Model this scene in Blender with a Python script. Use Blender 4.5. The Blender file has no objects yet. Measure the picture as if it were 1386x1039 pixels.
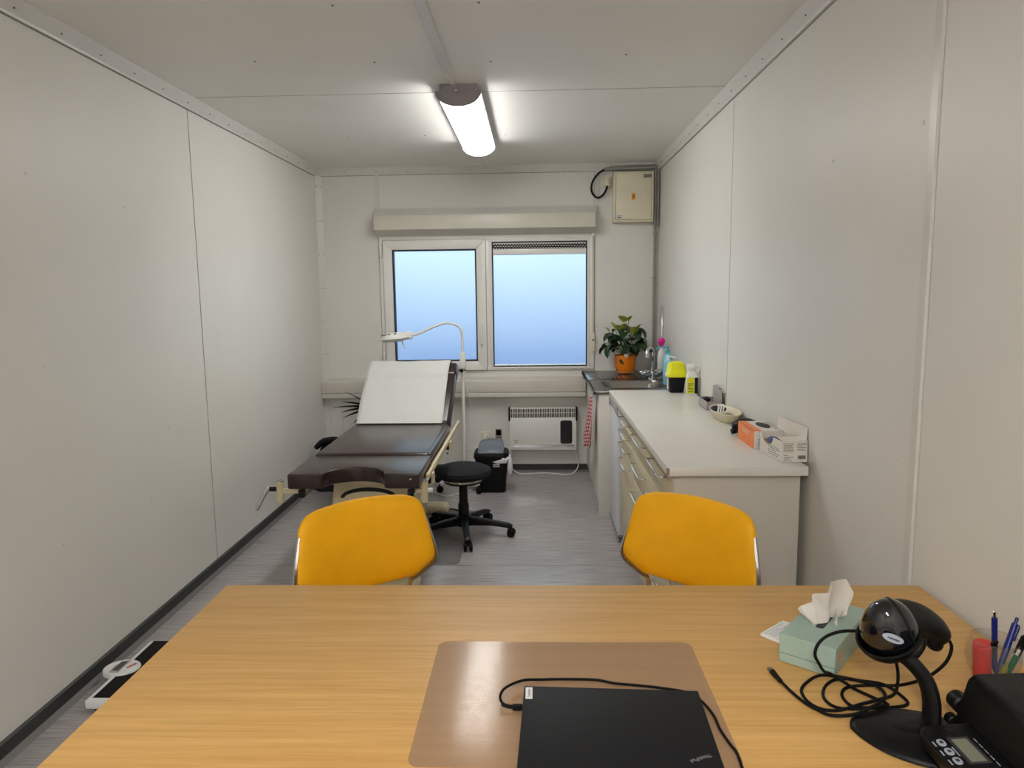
import bpy, bmesh, math, random
from mathutils import Matrix, Vector
random.seed(7)
C = bpy.context.scene.collection
PI = math.pi
sc = bpy.context.scene

# ---------------------------------------------------------------- camera, world, exposure
cam_d = bpy.data.cameras.new('camera')
cam = bpy.data.objects.new('camera', cam_d); C.objects.link(cam)
F_PX, PITCH, YAW, ROLL, CAM_H = 964.3247, -0.1294, -0.0325, -0.0126, 1.5073
def cam_axes():
    cy, sy, cp, sp = math.cos(YAW), math.sin(YAW), math.cos(PITCH), math.sin(PITCH)
    f = Vector((sy*cp, cy*cp, sp)); rt = Vector((cy, -sy, 0)); up = rt.cross(f)
    c, s = math.cos(ROLL), math.sin(ROLL)
    return c*rt + s*up, -s*rt + c*up, f
_r, _u, _f = cam_axes()
cam.matrix_world = Matrix(((_r.x, _u.x, -_f.x, 0), (_r.y, _u.y, -_f.y, 0), (_r.z, _u.z, -_f.z, CAM_H), (0, 0, 0, 1)))
cam_d.sensor_fit = 'HORIZONTAL'; cam_d.sensor_width = 36
cam_d.lens = F_PX*36/1386; cam_d.clip_start = 0.02; cam_d.clip_end = 200
sc.camera = cam

world = bpy.data.worlds.new('world'); sc.world = world; world.use_nodes = True
wn = world.node_tree; wn.nodes.clear()
w_out = wn.nodes.new('ShaderNodeOutputWorld'); w_bg = wn.nodes.new('ShaderNodeBackground')
w_tc = wn.nodes.new('ShaderNodeTexCoord'); w_sep = wn.nodes.new('ShaderNodeSeparateXYZ')
w_mr = wn.nodes.new('ShaderNodeMapRange'); w_cr = wn.nodes.new('ShaderNodeValToRGB')
w_mr.inputs['From Min'].default_value = -0.13; w_mr.inputs['From Max'].default_value = 0.12
w_cr.color_ramp.elements[0].color = (0.10, 0.19, 0.44, 1); w_cr.color_ramp.elements[0].position = 0.0
w_cr.color_ramp.elements[1].color = (0.62, 0.86, 1.0, 1); w_cr.color_ramp.elements[1].position = 1.0
wn.links.new(w_tc.outputs['Generated'], w_sep.inputs[0]); wn.links.new(w_sep.outputs['Z'], w_mr.inputs['Value'])
wn.links.new(w_mr.outputs[0], w_cr.inputs[0]); wn.links.new(w_cr.outputs[0], w_bg.inputs['Color'])
w_bg.inputs['Strength'].default_value = 1.45
wn.links.new(w_bg.outputs[0], w_out.inputs[0])

LAMP_STRENGTH, FILL_LAMP_STRENGTH = 23.0, 77.0
sc.view_settings.view_transform = 'Standard'; sc.view_settings.look = 'None'
sc.view_settings.gamma = 1; sc.view_settings.use_curve_mapping = False
sc.view_settings.exposure = 0.2

# ---------------------------------------------------------------- helpers
def S(r, g, b):
    f = lambda c: (c/255/12.92) if c/255 <= 0.04045 else ((c/255+0.055)/1.055)**2.4
    return (f(r), f(g), f(b))
MATS = {}
def mat(name, col, rough=0.5, metal=0.0, var=0.06, vscale=6, stretch=(1, 1, 1), bump=0.0, bscale=80, bstretch=(1, 1, 1),
        spec=0.5, coat=0.0, trans=0.0, ior=1.45, emit=0.0, col2=None, alpha=1.0, sheen=0.0):
    if name in MATS: return MATS[name]
    m = bpy.data.materials.new(name); m.use_nodes = True; MATS[name] = m
    nt = m.node_tree; b = nt.nodes['Principled BSDF']
    b.inputs['Roughness'].default_value = rough; b.inputs['Metallic'].default_value = metal
    b.inputs['Specular IOR Level'].default_value = spec; b.inputs['Coat Weight'].default_value = coat
    b.inputs['Transmission Weight'].default_value = trans; b.inputs['IOR'].default_value = ior
    b.inputs['Alpha'].default_value = alpha; b.inputs['Sheen Weight'].default_value = sheen
    tc = nt.nodes.new('ShaderNodeTexCoord')
    mp = nt.nodes.new('ShaderNodeMapping'); mp.inputs['Scale'].default_value = stretch
    nz = nt.nodes.new('ShaderNodeTexNoise'); nz.inputs['Scale'].default_value = vscale; nz.inputs['Detail'].default_value = 4
    nt.links.new(tc.outputs['Object'], mp.inputs[0]); nt.links.new(mp.outputs[0], nz.inputs['Vector'])
    cr = nt.nodes.new('ShaderNodeValToRGB')
    cr.color_ramp.elements[0].position = 0.3; cr.color_ramp.elements[1].position = 0.7
    c2 = col2 or tuple(min(1, c*(1+var)) for c in col)
    c1 = col if col2 else tuple(c*(1-var) for c in col)
    cr.color_ramp.elements[0].color = (*c1, 1); cr.color_ramp.elements[1].color = (*c2, 1)
    nt.links.new(nz.outputs['Fac'], cr.inputs[0]); nt.links.new(cr.outputs[0], b.inputs['Base Color'])
    if emit:
        b.inputs['Emission Color'].default_value = (*col, 1); b.inputs['Emission Strength'].default_value = emit
    if bump:
        mp2 = nt.nodes.new('ShaderNodeMapping'); mp2.inputs['Scale'].default_value = bstretch
        n2 = nt.nodes.new('ShaderNodeTexNoise'); n2.inputs['Scale'].default_value = bscale; n2.inputs['Detail'].default_value = 3
        bp = nt.nodes.new('ShaderNodeBump'); bp.inputs['Strength'].default_value = bump; bp.inputs['Distance'].default_value = 0.002
        nt.links.new(tc.outputs['Object'], mp2.inputs[0]); nt.links.new(mp2.outputs[0], n2.inputs['Vector'])
        nt.links.new(n2.outputs['Fac'], bp.inputs['Height']); nt.links.new(bp.outputs[0], b.inputs['Normal'])
    return m

RM = {}                                         # object -> matrix of the thing's frame
def out(name, bm, material, parent=None, local=False, ang=40, kind=None):
    bmesh.ops.recalc_face_normals(bm, faces=bm.faces)
    me = bpy.data.meshes.new(name)
    if parent is not None and not local:
        bmesh.ops.transform(bm, matrix=RM[parent].inverted(), verts=bm.verts)
    bm.to_mesh(me); bm.free()
    for p in me.polygons: p.use_smooth = True
    me.set_sharp_from_angle(angle=math.radians(ang))
    o = bpy.data.objects.new(name, me); C.objects.link(o)
    me.materials.append(material)
    if parent is not None:
        o.parent = parent; RM[o] = RM[parent]
    else: RM[o] = Matrix.Identity(4)
    if kind: o['kind'] = kind
    return o
def thing(name, label, cat, loc, rz=0, group=None):
    o = bpy.data.objects.new(name, None); C.objects.link(o)
    o.empty_display_size = 0.05; o.location = loc; o.rotation_euler = (0, 0, rz)
    RM[o] = Matrix.Translation(loc) @ Matrix.Rotation(rz, 4, 'Z')
    o['label'] = label; o['category'] = cat
    if group: o['group'] = group
    return o
def solo(name, bm, material, label, cat, loc=None, group=None, ang=40, kind=None):
    vs = [v.co for v in bm.verts]
    if loc is None:
        loc = (sum(v.x for v in vs)/len(vs), sum(v.y for v in vs)/len(vs), min(v.z for v in vs))
    bmesh.ops.translate(bm, vec=-Vector(loc), verts=bm.verts)
    o = out(name, bm, material, ang=ang, kind=kind); o.location = loc
    RM[o] = Matrix.Translation(loc)
    o['label'] = label; o['category'] = cat
    if group: o['group'] = group
    return o
def struct(name, bm, material, ang=40):
    o = out(name, bm, material, ang=ang, kind='structure'); return o
def copy_tree(root, loc, rz, label, group=None):
    r = root.copy(); C.objects.link(r); r.location = loc; r.rotation_euler = (0, 0, rz); r['label'] = label
    if group: r['group'] = group
    RM[r] = Matrix.Translation(loc) @ Matrix.Rotation(rz, 4, 'Z')
    for ch in list(root.children):
        c = ch.copy(); C.objects.link(c); c.parent = r; RM[c] = RM[r]
        for g in list(ch.children):
            d = g.copy(); C.objects.link(d); d.parent = c; RM[d] = RM[r]
    return r
def dup_part(o, parent, off):
    c = o.copy(); C.objects.link(c); c.parent = parent; RM[c] = RM[parent]; c.location = off
    for g in list(o.children):
        d = g.copy(); C.objects.link(d); d.parent = c; RM[d] = RM[parent]
    return c

B = bmesh.new
def merge(bm, t, M=None):
    if M is not None: bmesh.ops.transform(t, matrix=M, verts=t.verts)
    me = bpy.data.meshes.new('tmp'); t.to_mesh(me); t.free(); bm.from_mesh(me); bpy.data.meshes.remove(me)
def bx(bm, x0, x1, y0, y1, z0, z1, bev=0, seg=2, M=None):
    t = bmesh.new(); bmesh.ops.create_cube(t, size=1)
    for v in t.verts:
        v.co = ((x0+x1)/2+v.co.x*(x1-x0), (y0+y1)/2+v.co.y*(y1-y0), (z0+z1)/2+v.co.z*(z1-z0))
    if bev: bmesh.ops.bevel(t, geom=t.edges[:], offset=bev, segments=seg, affect='EDGES', profile=0.5)
    merge(bm, t, M)
def ring_join(bm, rings, close=True, cap0=True, cap1=True):
    n = len(rings[0])
    for a, b in zip(rings, rings[1:]):
        for i in range(n if close else n-1):
            j = (i+1) % n
            try: bm.faces.new((a[i], a[j], b[j], b[i]))
            except ValueError: pass
    if cap0: bm.faces.new(rings[0][::-1])
    if cap1: bm.faces.new(rings[-1])
def frame(d):
    d = d.normalized(); a = Vector((0, 0, 1)) if abs(d.z) < 0.9 else Vector((1, 0, 0))
    u = d.cross(a).normalized(); return u, d.cross(u).normalized()
def cyl(bm, p0, p1, r0, r1=None, n=16, bev=0):
    p0, p1 = Vector(p0), Vector(p1); r1 = r0 if r1 is None else r1
    u, v = frame(p1-p0); ax = (p1-p0).normalized(); rings = []
    prof = [(p0, r0), (p1, r1)]
    if bev: prof = [(p0, r0-bev), (p0+ax*bev, r0), (p1-ax*bev, r1), (p1, r1-bev)]
    for p, r in prof:
        rings.append([bm.verts.new(p+r*(math.cos(t)*u+math.sin(t)*v)) for t in [2*PI*k/n for k in range(n)]])
    ring_join(bm, rings)
def spline(pts, k=6):
    P = [Vector(p) for p in pts]
    if len(P) < 3: return P
    o = []
    for i in range(len(P)-1):
        a, b, c, d = P[max(i-1, 0)], P[i], P[i+1], P[min(i+2, len(P)-1)]
        for j in range(k):
            t = j/k
            o.append(0.5*((2*b)+(c-a)*t+(2*a-5*b+4*c-d)*t*t+(3*b-a-3*c+d)*t**3))
    o.append(P[-1]); return o
def tube(bm, pts, r, n=8, k=6, smooth=True, ry=None):
    P = spline(pts, k) if smooth else [Vector(p) for p in pts]
    rr = r if callable(r) else (lambda t: r)
    d = (P[1]-P[0]).normalized(); u, v = frame(d); rings = []
    for i, p in enumerate(P):
        if i == 0: t = P[1]-P[0]
        elif i == len(P)-1: t = P[-1]-P[-2]
        else: t = P[i+1]-P[i-1]
        t.normalize(); u = (u-t*u.dot(t)).normalized(); v = t.cross(u)
        s = rr(i/(len(P)-1)); s2 = s if ry is None else ry(i/(len(P)-1))
        rings.append([bm.verts.new(p+s*math.cos(a)*u+s2*math.sin(a)*v) for a in [2*PI*q/n for q in range(n)]])
    ring_join(bm, rings)
def lathe(bm, prof, c, n=24, M=None, sx=1, sy=1):
    t = bmesh.new(); rings = []
    for r, z in prof:
        rings.append([t.verts.new((c[0]+sx*max(r, 1e-4)*math.cos(a), c[1]+sy*max(r, 1e-4)*math.sin(a), c[2]+z)) for a in [2*PI*q/n for q in range(n)]])
    ring_join(t, rings); merge(bm, t, M)
def prism(bm, poly, axis, a0, a1, bev=0, seg=2, M=None):
    t = bmesh.new()
    def P(p, a):
        return {'x': (a, p[0], p[1]), 'y': (p[0], a, p[1]), 'z': (p[0], p[1], a)}[axis]
    A = [t.verts.new(P(p, a0)) for p in poly]; Bv = [t.verts.new(P(p, a1)) for p in poly]
    ring_join(t, [A, Bv])
    bmesh.ops.recalc_face_normals(t, faces=t.faces)
    if bev: bmesh.ops.bevel(t, geom=t.edges[:], offset=bev, segments=seg, affect='EDGES', profile=0.5, clamp_overlap=True)
    merge(bm, t, M)
def ell(bm, c, r, rot=None, nu=20, nv=12):
    t = bmesh.new(); bmesh.ops.create_uvsphere(t, u_segments=nu, v_segments=nv, radius=1)
    M = Matrix.Translation(c) @ (rot.to_4x4() if rot else Matrix.Identity(4)) @ Matrix.Diagonal((*r, 1))
    merge(bm, t, M)
def grid(bm, fn, nu, nv, thick=0):
    t = bmesh.new()
    V = [[t.verts.new(fn(i/nu, j/nv)) for j in range(nv+1)] for i in range(nu+1)]
    for i in range(nu):
        for j in range(nv): t.faces.new((V[i][j], V[i+1][j], V[i+1][j+1], V[i][j+1]))
    if thick:
        bmesh.ops.recalc_face_normals(t, faces=t.faces)
        bmesh.ops.solidify(t, geom=t.faces[:], thickness=thick)
    merge(bm, t)
def pillow(bm, fn, T, nu=14, nv=10, pw=4):
    """closed cushion: fn(u,v)->(point, normal), u,v in -1..1"""
    cu = [math.sin(PI/2*(-1+2*i/nu)) for i in range(nu+1)]; cv = [math.sin(PI/2*(-1+2*j/nv)) for j in range(nv+1)]
    t = bmesh.new(); sides = []
    for s in (1, -1):
        V = []
        for i, u in enumerate(cu):
            row = []
            for j, v in enumerate(cv):
                p, nrm = fn(u, v); h = T/2*((1-abs(u)**pw)*(1-abs(v)**pw))**0.5
                row.append(t.verts.new(Vector(p)+s*h*Vector(nrm)))
            V.append(row)
        for i in range(nu):
            for j in range(nv): t.faces.new((V[i][j], V[i+1][j], V[i+1][j+1], V[i][j+1]))
    bmesh.ops.remove_doubles(t, verts=t.verts, dist=1e-5)
    merge(bm, t)
def rrect(x0, x1, y0, y1, r, k=5):
    o = []
    for cx, cy, a in ((x1-r, y1-r, 0), (x0+r, y1-r, PI/2), (x0+r, y0+r, PI), (x1-r, y0+r, 1.5*PI)):
        for i in range(k+1): o.append((cx+r*math.cos(a+PI/2*i/k), cy+r*math.sin(a+PI/2*i/k)))
    return o
def frame_rect(bm, x0, x1, z0, z1, w, y0, y1, bev=0.004):
    """a picture-frame of four mitred bars in the xz plane"""
    o = [(x0, z0), (x1, z0), (x1, z1), (x0, z1)]; i = [(x0+w, z0+w), (x1-w, z0+w), (x1-w, z1-w), (x0+w, z1-w)]
    for k in range(4):
        j = (k+1) % 4
        prism(bm, [o[k], o[j], i[j], i[k]], 'y', y0, y1, bev)
def text(body, size, material, parent, M, name='lettering', bold=0.0):
    cu = bpy.data.curves.new(name, 'FONT'); cu.body = body; cu.size = size; cu.extrude = 0.0002; cu.offset = bold
    cu.align_x = 'CENTER'; cu.align_y = 'CENTER'
    o = bpy.data.objects.new(name, cu); C.objects.link(o)
    dg = bpy.context.evaluated_depsgraph_get()
    me = bpy.data.meshes.new_from_object(o.evaluated_get(dg)); bpy.data.objects.remove(o)
    t = bmesh.new(); t.from_mesh(me); bpy.data.meshes.remove(me)
    bmesh.ops.transform(t, matrix=M, verts=t.verts)
    return out(name, t, material, parent)
def facing(loc, normal, up=(0, 0, 1), rot=0):
    """matrix whose z is normal, y is up"""
    z = Vector(normal).normalized(); y = Vector(up); y = (y-z*y.dot(z)).normalized(); x = y.cross(z)
    M = Matrix(((x.x, y.x, z.x, loc[0]), (x.y, y.y, z.y, loc[1]), (x.z, y.z, z.z, loc[2]), (0, 0, 0, 1)))
    return M @ Matrix.Rotation(rot, 4, 'Z')
def lines_of_print(bm, M, w, h, rows, hgt=0.0015, seed=1, fill=0.8):
    """illegibly small print as thin raised dashes"""
    rnd = random.Random(seed)
    for r in range(rows):
        y = h/2-(r+0.5)*h/rows; x = -w/2; end = w/2*(1 if rnd.random() < fill else rnd.uniform(-0.3, 0.6))
        while x < end:
            l = rnd.uniform(0.05, 0.16)*w
            bx(bm, x, min(x+l, w/2), y-hgt/2, y+hgt/2, 0, 0.0003, M=M); x += l+0.03*w

# ---------------------------------------------------------------- materials
M_wall = mat('wall_panel_white', S(221, 219, 213), 0.42, var=0.02, vscale=2, bump=0.12, bscale=60, bstretch=(1, 1, 0.12), spec=0.4)
M_ceil = mat('ceiling_panel_white', S(234, 232, 226), 0.5, var=0.03, vscale=1.5, bump=0.06, bscale=50)
M_trim = mat('trim_white', S(212, 210, 204), 0.35, var=0.03)
M_seam = mat('seam_backing', S(24, 22, 20), 0.9)
M_base = mat('baseboard_dark_grey', S(54, 54, 54), 0.5, var=0.1)
M_bead = mat('baseboard_bead_grey', S(104, 102, 98), 0.5)
M_rivet = mat('rivet_metal', S(112, 108, 100), 0.6)
M_pvc = mat('window_plastic_white', S(228, 226, 222), 0.3, var=0.02)
M_gasket = mat('gasket_dark', S(38, 42, 58), 0.6)
M_shut = mat('shutter_box_beige', S(206, 202, 190), 0.35, var=0.03)
M_trunk = mat('trunking_beige', S(210, 205, 196), 0.4, var=0.03)
M_white = mat('white_plastic', S(228, 228, 224), 0.35, var=0.02)
M_whitep = mat('white_painted_metal', S(226, 225, 220), 0.35, var=0.02)
M_black = mat('black_plastic', S(15, 15, 16), 0.45, var=0.15, spec=0.28, bump=0.1, bscale=400)
M_gloss = mat('black_gloss_plastic', S(14, 14, 18), 0.08, var=0.1, coat=0.5)
M_rubber = mat('black_rubber', S(16, 15, 15), 0.65, var=0.1, spec=0.2)
M_blackfab = mat('black_fabric', S(20, 20, 22), 0.9, var=0.3, vscale=200, bump=0.4, bscale=500)
M_chrome = mat('chrome', S(205, 205, 208), 0.12, metal=1.0, var=0.03)
M_steel = mat('brushed_steel', S(132, 129, 127), 0.28, metal=1.0, var=0.08, vscale=30, stretch=(1, 14, 1))
M_alu = mat('aluminium', S(196, 196, 194), 0.35, metal=0.9, var=0.03)
M_greypipe = mat('grey_conduit', S(142, 140, 136), 0.5, var=0.06)
M_cream = mat('cream_painted_steel', S(214, 200, 164), 0.4, var=0.04)
M_socket = mat('socket_ivory', S(222, 214, 190), 0.35)
M_leather = mat('brown_vinyl', S(50, 36, 35), 0.24, var=0.12, vscale=12, bump=0.2, bscale=300, spec=0.6)
M_yellow = mat('yellow_vinyl', S(248, 180, 14), 0.55, var=0.05, vscale=10, bump=0.35, bscale=450, spec=0.35)
M_paper = mat('crepe_paper', S(196, 197, 194), 0.9, var=0.03, vscale=60, bump=0.6, bscale=130)
M_lam = mat('white_laminate', S(224, 222, 215), 0.32, var=0.015)
M_edgeworn = mat('worn_chipboard_edge', S(150, 132, 110), 0.8, var=0.35, vscale=90)
M_cab = mat('cabinet_cream', S(206, 193, 162), 0.42, var=0.03)
M_panel = mat('side_panel_white', S(210, 204, 194), 0.45, var=0.02)
M_sinkcab = mat('sink_cabinet_white', S(220, 216, 208), 0.4, var=0.02)
M_fridge = mat('fridge_white', S(214, 216, 222), 0.3, var=0.02)
M_ink = mat('print_dark', S(58, 58, 62), 0.7)
M_inkred = mat('print_red', S(190, 40, 48), 0.6)
M_orangep = mat('pot_orange', S(232, 126, 14), 0.35, var=0.05)
M_leaf = mat('leaf_green', S(30, 58, 26), 0.35, var=0.35, vscale=14)
M_leafdark = mat('leaf_dark', S(10, 16, 11), 0.4, var=0.3)
M_spathe = mat('spathe_green', S(150, 168, 70), 0.4, var=0.18, vscale=20)
M_stem = mat('stem_green', S(70, 92, 44), 0.5)
M_soil = mat('soil', S(40, 30, 24), 0.95, var=0.4, vscale=60)
M_yel = mat('yellow_plastic', S(228, 226, 24), 0.35, var=0.04)
M_teal = mat('teal_plastic', S(70, 190, 200), 0.3)
M_blueb = mat('light_blue_liquid', S(136, 200, 226), 0.25, var=0.05)
M_mag = mat('magenta_plastic', S(222, 30, 150), 0.35)
M_card = mat('box_white_card', S(226, 220, 212), 0.6, var=0.03)
M_cardin = mat('box_kraft_inside', S(176, 146, 98), 0.8, var=0.06)
M_orangeb = mat('glove_box_orange', S(244, 138, 76), 0.5, var=0.08, vscale=40)
M_glove = mat('blue_gloves', S(62, 74, 128), 0.6, var=0.2, vscale=30)
M_greycard = mat('grey_card', S(168, 160, 158), 0.8, var=0.05)
M_dish = mat('dish_cream', S(222, 212, 184), 0.5, var=0.03)
M_mint = mat('tissue_box_mint', S(160, 182, 170), 0.5, var=0.03, vscale=8)
M_tissue = mat('tissue_white', S(222, 214, 206), 0.9, var=0.02, bump=0.15, bscale=90)
M_gold = mat('emblem_orange', S(214, 146, 84), 0.5)
M_scalew = mat('scale_white', S(226, 226, 226), 0.35)
M_lcd = mat('display_grey', S(128, 130, 112), 0.25, var=0.04)
M_dispd = mat('display_dark', S(74, 76, 78), 0.2, var=0.04)
M_btn = mat('button_grey', S(166, 172, 186), 0.45)
M_binlid = mat('bin_lid_sheen_grey', S(112, 120, 132), 0.25, var=0.05)  # grey puts the glossy reflection on the flap into its colour
M_bag = mat('bin_liner_white', S(228, 228, 230), 0.35, var=0.03, bump=0.6, bscale=40)
M_red = mat('red_plastic', S(206, 40, 34), 0.4, var=0.05)
M_blue = mat('pen_blue', S(24, 34, 112), 0.3)
M_darkred = mat('pen_dark_red', S(92, 24, 24), 0.4)
M_green = mat('pen_green', S(30, 110, 70), 0.4)
M_olive = mat('pen_olive', S(150, 146, 60), 0.4)
M_amber = mat('warning_amber', S(232, 160, 28), 0.5)
M_lampend = mat('lamp_end_grey', S(150, 144, 148), 0.45)
M_laptop = mat('laptop_black', S(21, 22, 25), 0.62, spec=0.3, var=0.06, vscale=30)
M_logo = mat('logo_grey', S(128, 122, 128), 0.4)
M_stick = mat('sticker_white', S(236, 236, 234), 0.5)
M_strap = mat('strap_beige', S(196, 186, 164), 0.8, var=0.08, vscale=60)
M_clearmat = mat('floor_mat_grey', S(92, 90, 92), 0.3, var=0.06)

def wood_mat():
    m = bpy.data.materials.new('beech_laminate'); m.use_nodes = True; nt = m.node_tree; b = nt.nodes['Principled BSDF']
    tc = nt.nodes.new('ShaderNodeTexCoord'); L = nt.links.new
    mp = nt.nodes.new('ShaderNodeMapping'); mp.inputs['Scale'].default_value = (1.3, 34, 1)
    n1 = nt.nodes.new('ShaderNodeTexNoise'); n1.inputs['Scale'].default_value = 2.2; n1.inputs['Detail'].default_value = 6; n1.inputs['Distortion'].default_value = 0.4
    mp2 = nt.nodes.new('ShaderNodeMapping'); mp2.inputs['Scale'].default_value = (5, 240, 1)
    n2 = nt.nodes.new('ShaderNodeTexNoise'); n2.inputs['Scale'].default_value = 2.0; n2.inputs['Detail'].default_value = 3
    L(tc.outputs['Object'], mp.inputs[0]); L(mp.outputs[0], n1.inputs['Vector']); L(tc.outputs['Object'], mp2.inputs[0]); L(mp2.outputs[0], n2.inputs['Vector'])
    cr = nt.nodes.new('ShaderNodeValToRGB'); e = cr.color_ramp.elements
    e[0].position = 0.3; e[0].color = (*S(209, 161, 93), 1); e[1].position = 0.7; e[1].color = (*S(226, 181, 113), 1)
    L(n1.outputs['Fac'], cr.inputs[0])
    mx = nt.nodes.new('ShaderNodeMix'); mx.data_type = 'RGBA'; mx.blend_type = 'MULTIPLY'; mx.inputs['Factor'].default_value = 0.35
    cr2 = nt.nodes.new('ShaderNodeValToRGB'); cr2.color_ramp.elements[0].position = 0.35; cr2.color_ramp.elements[0].color = (0.80, 0.76, 0.68, 1); cr2.color_ramp.elements[1].position = 0.6
    L(n2.outputs['Fac'], cr2.inputs[0]); L(cr.outputs[0], mx.inputs['A']); L(cr2.outputs[0], mx.inputs['B'])
    L(mx.outputs['Result'], b.inputs['Base Color']); b.inputs['Roughness'].default_value = 0.45; b.inputs['Specular IOR Level'].default_value = 0.4
    return m
M_wood = wood_mat()
def floor_mat():
    m = bpy.data.materials.new('vinyl_floor'); m.use_nodes = True; nt = m.node_tree; b = nt.nodes['Principled BSDF']; L = nt.links.new
    tc = nt.nodes.new('ShaderNodeTexCoord')
    mp = nt.nodes.new('ShaderNodeMapping'); mp.inputs['Scale'].default_value = (3.5, 100, 1)
    n1 = nt.nodes.new('ShaderNodeTexNoise'); n1.inputs['Scale'].default_value = 1.6; n1.inputs['Detail'].default_value = 6
    n2 = nt.nodes.new('ShaderNodeTexNoise'); n2.inputs['Scale'].default_value = 1.1; n2.inputs['Detail'].default_value = 3
    L(tc.outputs['Object'], mp.inputs[0]); L(mp.outputs[0], n1.inputs['Vector']); L(tc.outputs['Object'], n2.inputs['Vector'])
    cr = nt.nodes.new('ShaderNodeValToRGB'); e = cr.color_ramp.elements
    e[0].position = 0.3; e[0].color = (*S(144, 138, 138), 1); e[1].position = 0.72; e[1].color = (*S(190, 184, 183), 1)
    cr2 = nt.nodes.new('ShaderNodeValToRGB'); cr2.color_ramp.elements[0].color = (0.82, 0.82, 0.84, 1); cr2.color_ramp.elements[0].position = 0.35; cr2.color_ramp.elements[1].position = 0.65
    mx = nt.nodes.new('ShaderNodeMix'); mx.data_type = 'RGBA'; mx.blend_type = 'MULTIPLY'; mx.inputs['Factor'].default_value = 1
    L(n1.outputs['Fac'], cr.inputs[0]); L(n2.outputs['Fac'], cr2.inputs[0]); L(cr.outputs[0], mx.inputs['A']); L(cr2.outputs[0], mx.inputs['B'])
    L(mx.outputs['Result'], b.inputs['Base Color']); b.inputs['Roughness'].default_value = 0.27
    bp = nt.nodes.new('ShaderNodeBump'); bp.inputs['Strength'].default_value = 0.12; bp.inputs['Distance'].default_value = 0.002
    L(n1.outputs['Fac'], bp.inputs['Height']); L(bp.outputs[0], b.inputs['Normal'])
    return m
M_floor = floor_mat()
def film_mat():
    m = bpy.data.materials.new('frosted_window_film'); m.use_nodes = True; nt = m.node_tree; L = nt.links.new
    nt.nodes.remove(nt.nodes['Principled BSDF']); o = nt.nodes['Material Output']
    tr = nt.nodes.new('ShaderNodeBsdfTranslucent'); tr.inputs['Color'].default_value = (0.86, 0.93, 1, 1)
    rf = nt.nodes.new('ShaderNodeBsdfRefraction'); rf.inputs['Roughness'].default_value = 0.22; rf.inputs['IOR'].default_value = 1.2
    nz = nt.nodes.new('ShaderNodeTexNoise'); nz.inputs['Scale'].default_value = 500
    mx = nt.nodes.new('ShaderNodeMixShader'); mx.inputs[0].default_value = 0.9
    L(tr.outputs[0], mx.inputs[1]); L(rf.outputs[0], mx.inputs[2])
    gl = nt.nodes.new('ShaderNodeBsdfGlossy'); gl.inputs['Roughness'].default_value = 0.15; gl.inputs['Color'].default_value = (0.6, 0.6, 0.6, 1)
    fr = nt.nodes.new('ShaderNodeFresnel'); m2 = nt.nodes.new('ShaderNodeMixShader')
    L(fr.outputs[0], m2.inputs[0]); L(mx.outputs[0], m2.inputs[1]); L(gl.outputs[0], m2.inputs[2]); L(m2.outputs[0], o.inputs['Surface'])
    return m
M_film = film_mat()
def gingham_mat():
    m = bpy.data.materials.new('red_check_cloth'); m.use_nodes = True; nt = m.node_tree; L = nt.links.new; b = nt.nodes['Principled BSDF']
    uv = nt.nodes.new('ShaderNodeAttribute'); uv.attribute_name = 'weave'
    sp = nt.nodes.new('ShaderNodeSeparateXYZ'); L(uv.outputs['Vector'], sp.inputs[0])
    def stripe(s):
        a = nt.nodes.new('ShaderNodeMath'); a.operation = 'MULTIPLY'; a.inputs[1].default_value = 1/0.026; L(s, a.inputs[0])
        f = nt.nodes.new('ShaderNodeMath'); f.operation = 'FRACT'; L(a.outputs[0], f.inputs[0])
        g = nt.nodes.new('ShaderNodeMath'); g.operation = 'GREATER_THAN'; g.inputs[1].default_value = 0.36; L(f.outputs[0], g.inputs[0]); return g
    ad = nt.nodes.new('ShaderNodeMath'); ad.operation = 'ADD'; L(stripe(sp.outputs[0]).outputs[0], ad.inputs[0]); L(stripe(sp.outputs[1]).outputs[0], ad.inputs[1])
    hf = nt.nodes.new('ShaderNodeMath'); hf.operation = 'MULTIPLY'; hf.inputs[1].default_value = 0.5; L(ad.outputs[0], hf.inputs[0])
    cr = nt.nodes.new('ShaderNodeValToRGB'); cr.color_ramp.elements[0].color = (*S(226, 206, 206), 1); cr.color_ramp.elements[1].color = (*S(150, 16, 34), 1)
    L(hf.outputs[0], cr.inputs[0]); L(cr.outputs[0], b.inputs['Base Color']); b.inputs['Roughness'].default_value = 0.9
    return m
M_ging = gingham_mat()
def clear_mat(name, col, rough, mixf, spec=0.5):
    m = bpy.data.materials.new(name); m.use_nodes = True; nt = m.node_tree; L = nt.links.new; b = nt.nodes['Principled BSDF']; o = nt.nodes['Material Output']
    b.inputs['Base Color'].default_value = (*col, 1); b.inputs['Roughness'].default_value = rough; b.inputs['Specular IOR Level'].default_value = spec
    nz = nt.nodes.new('ShaderNodeTexNoise'); nz.inputs['Scale'].default_value = 60; nz.inputs['Detail'].default_value = 8
    tc = nt.nodes.new('ShaderNodeTexCoord'); L(tc.outputs['Object'], nz.inputs['Vector'])
    mr = nt.nodes.new('ShaderNodeMapRange'); mr.inputs['To Min'].default_value = rough*0.6; mr.inputs['To Max'].default_value = rough*1.5; L(nz.outputs['Fac'], mr.inputs[0]); L(mr.outputs[0], b.inputs['Roughness'])
    t = nt.nodes.new('ShaderNodeBsdfTransparent'); t.inputs['Color'].default_value = (0.97, 0.95, 0.93, 1)
    mx = nt.nodes.new('ShaderNodeMixShader'); mx.inputs[0].default_value = mixf
    L(t.outputs[0], mx.inputs[1]); L(b.outputs[0], mx.inputs[2]); L(mx.outputs[0], o.inputs['Surface'])
    return m
M_deskmat = clear_mat('clear_desk_mat', S(198, 170, 144), 0.13, 0.32, 0.22)
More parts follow.
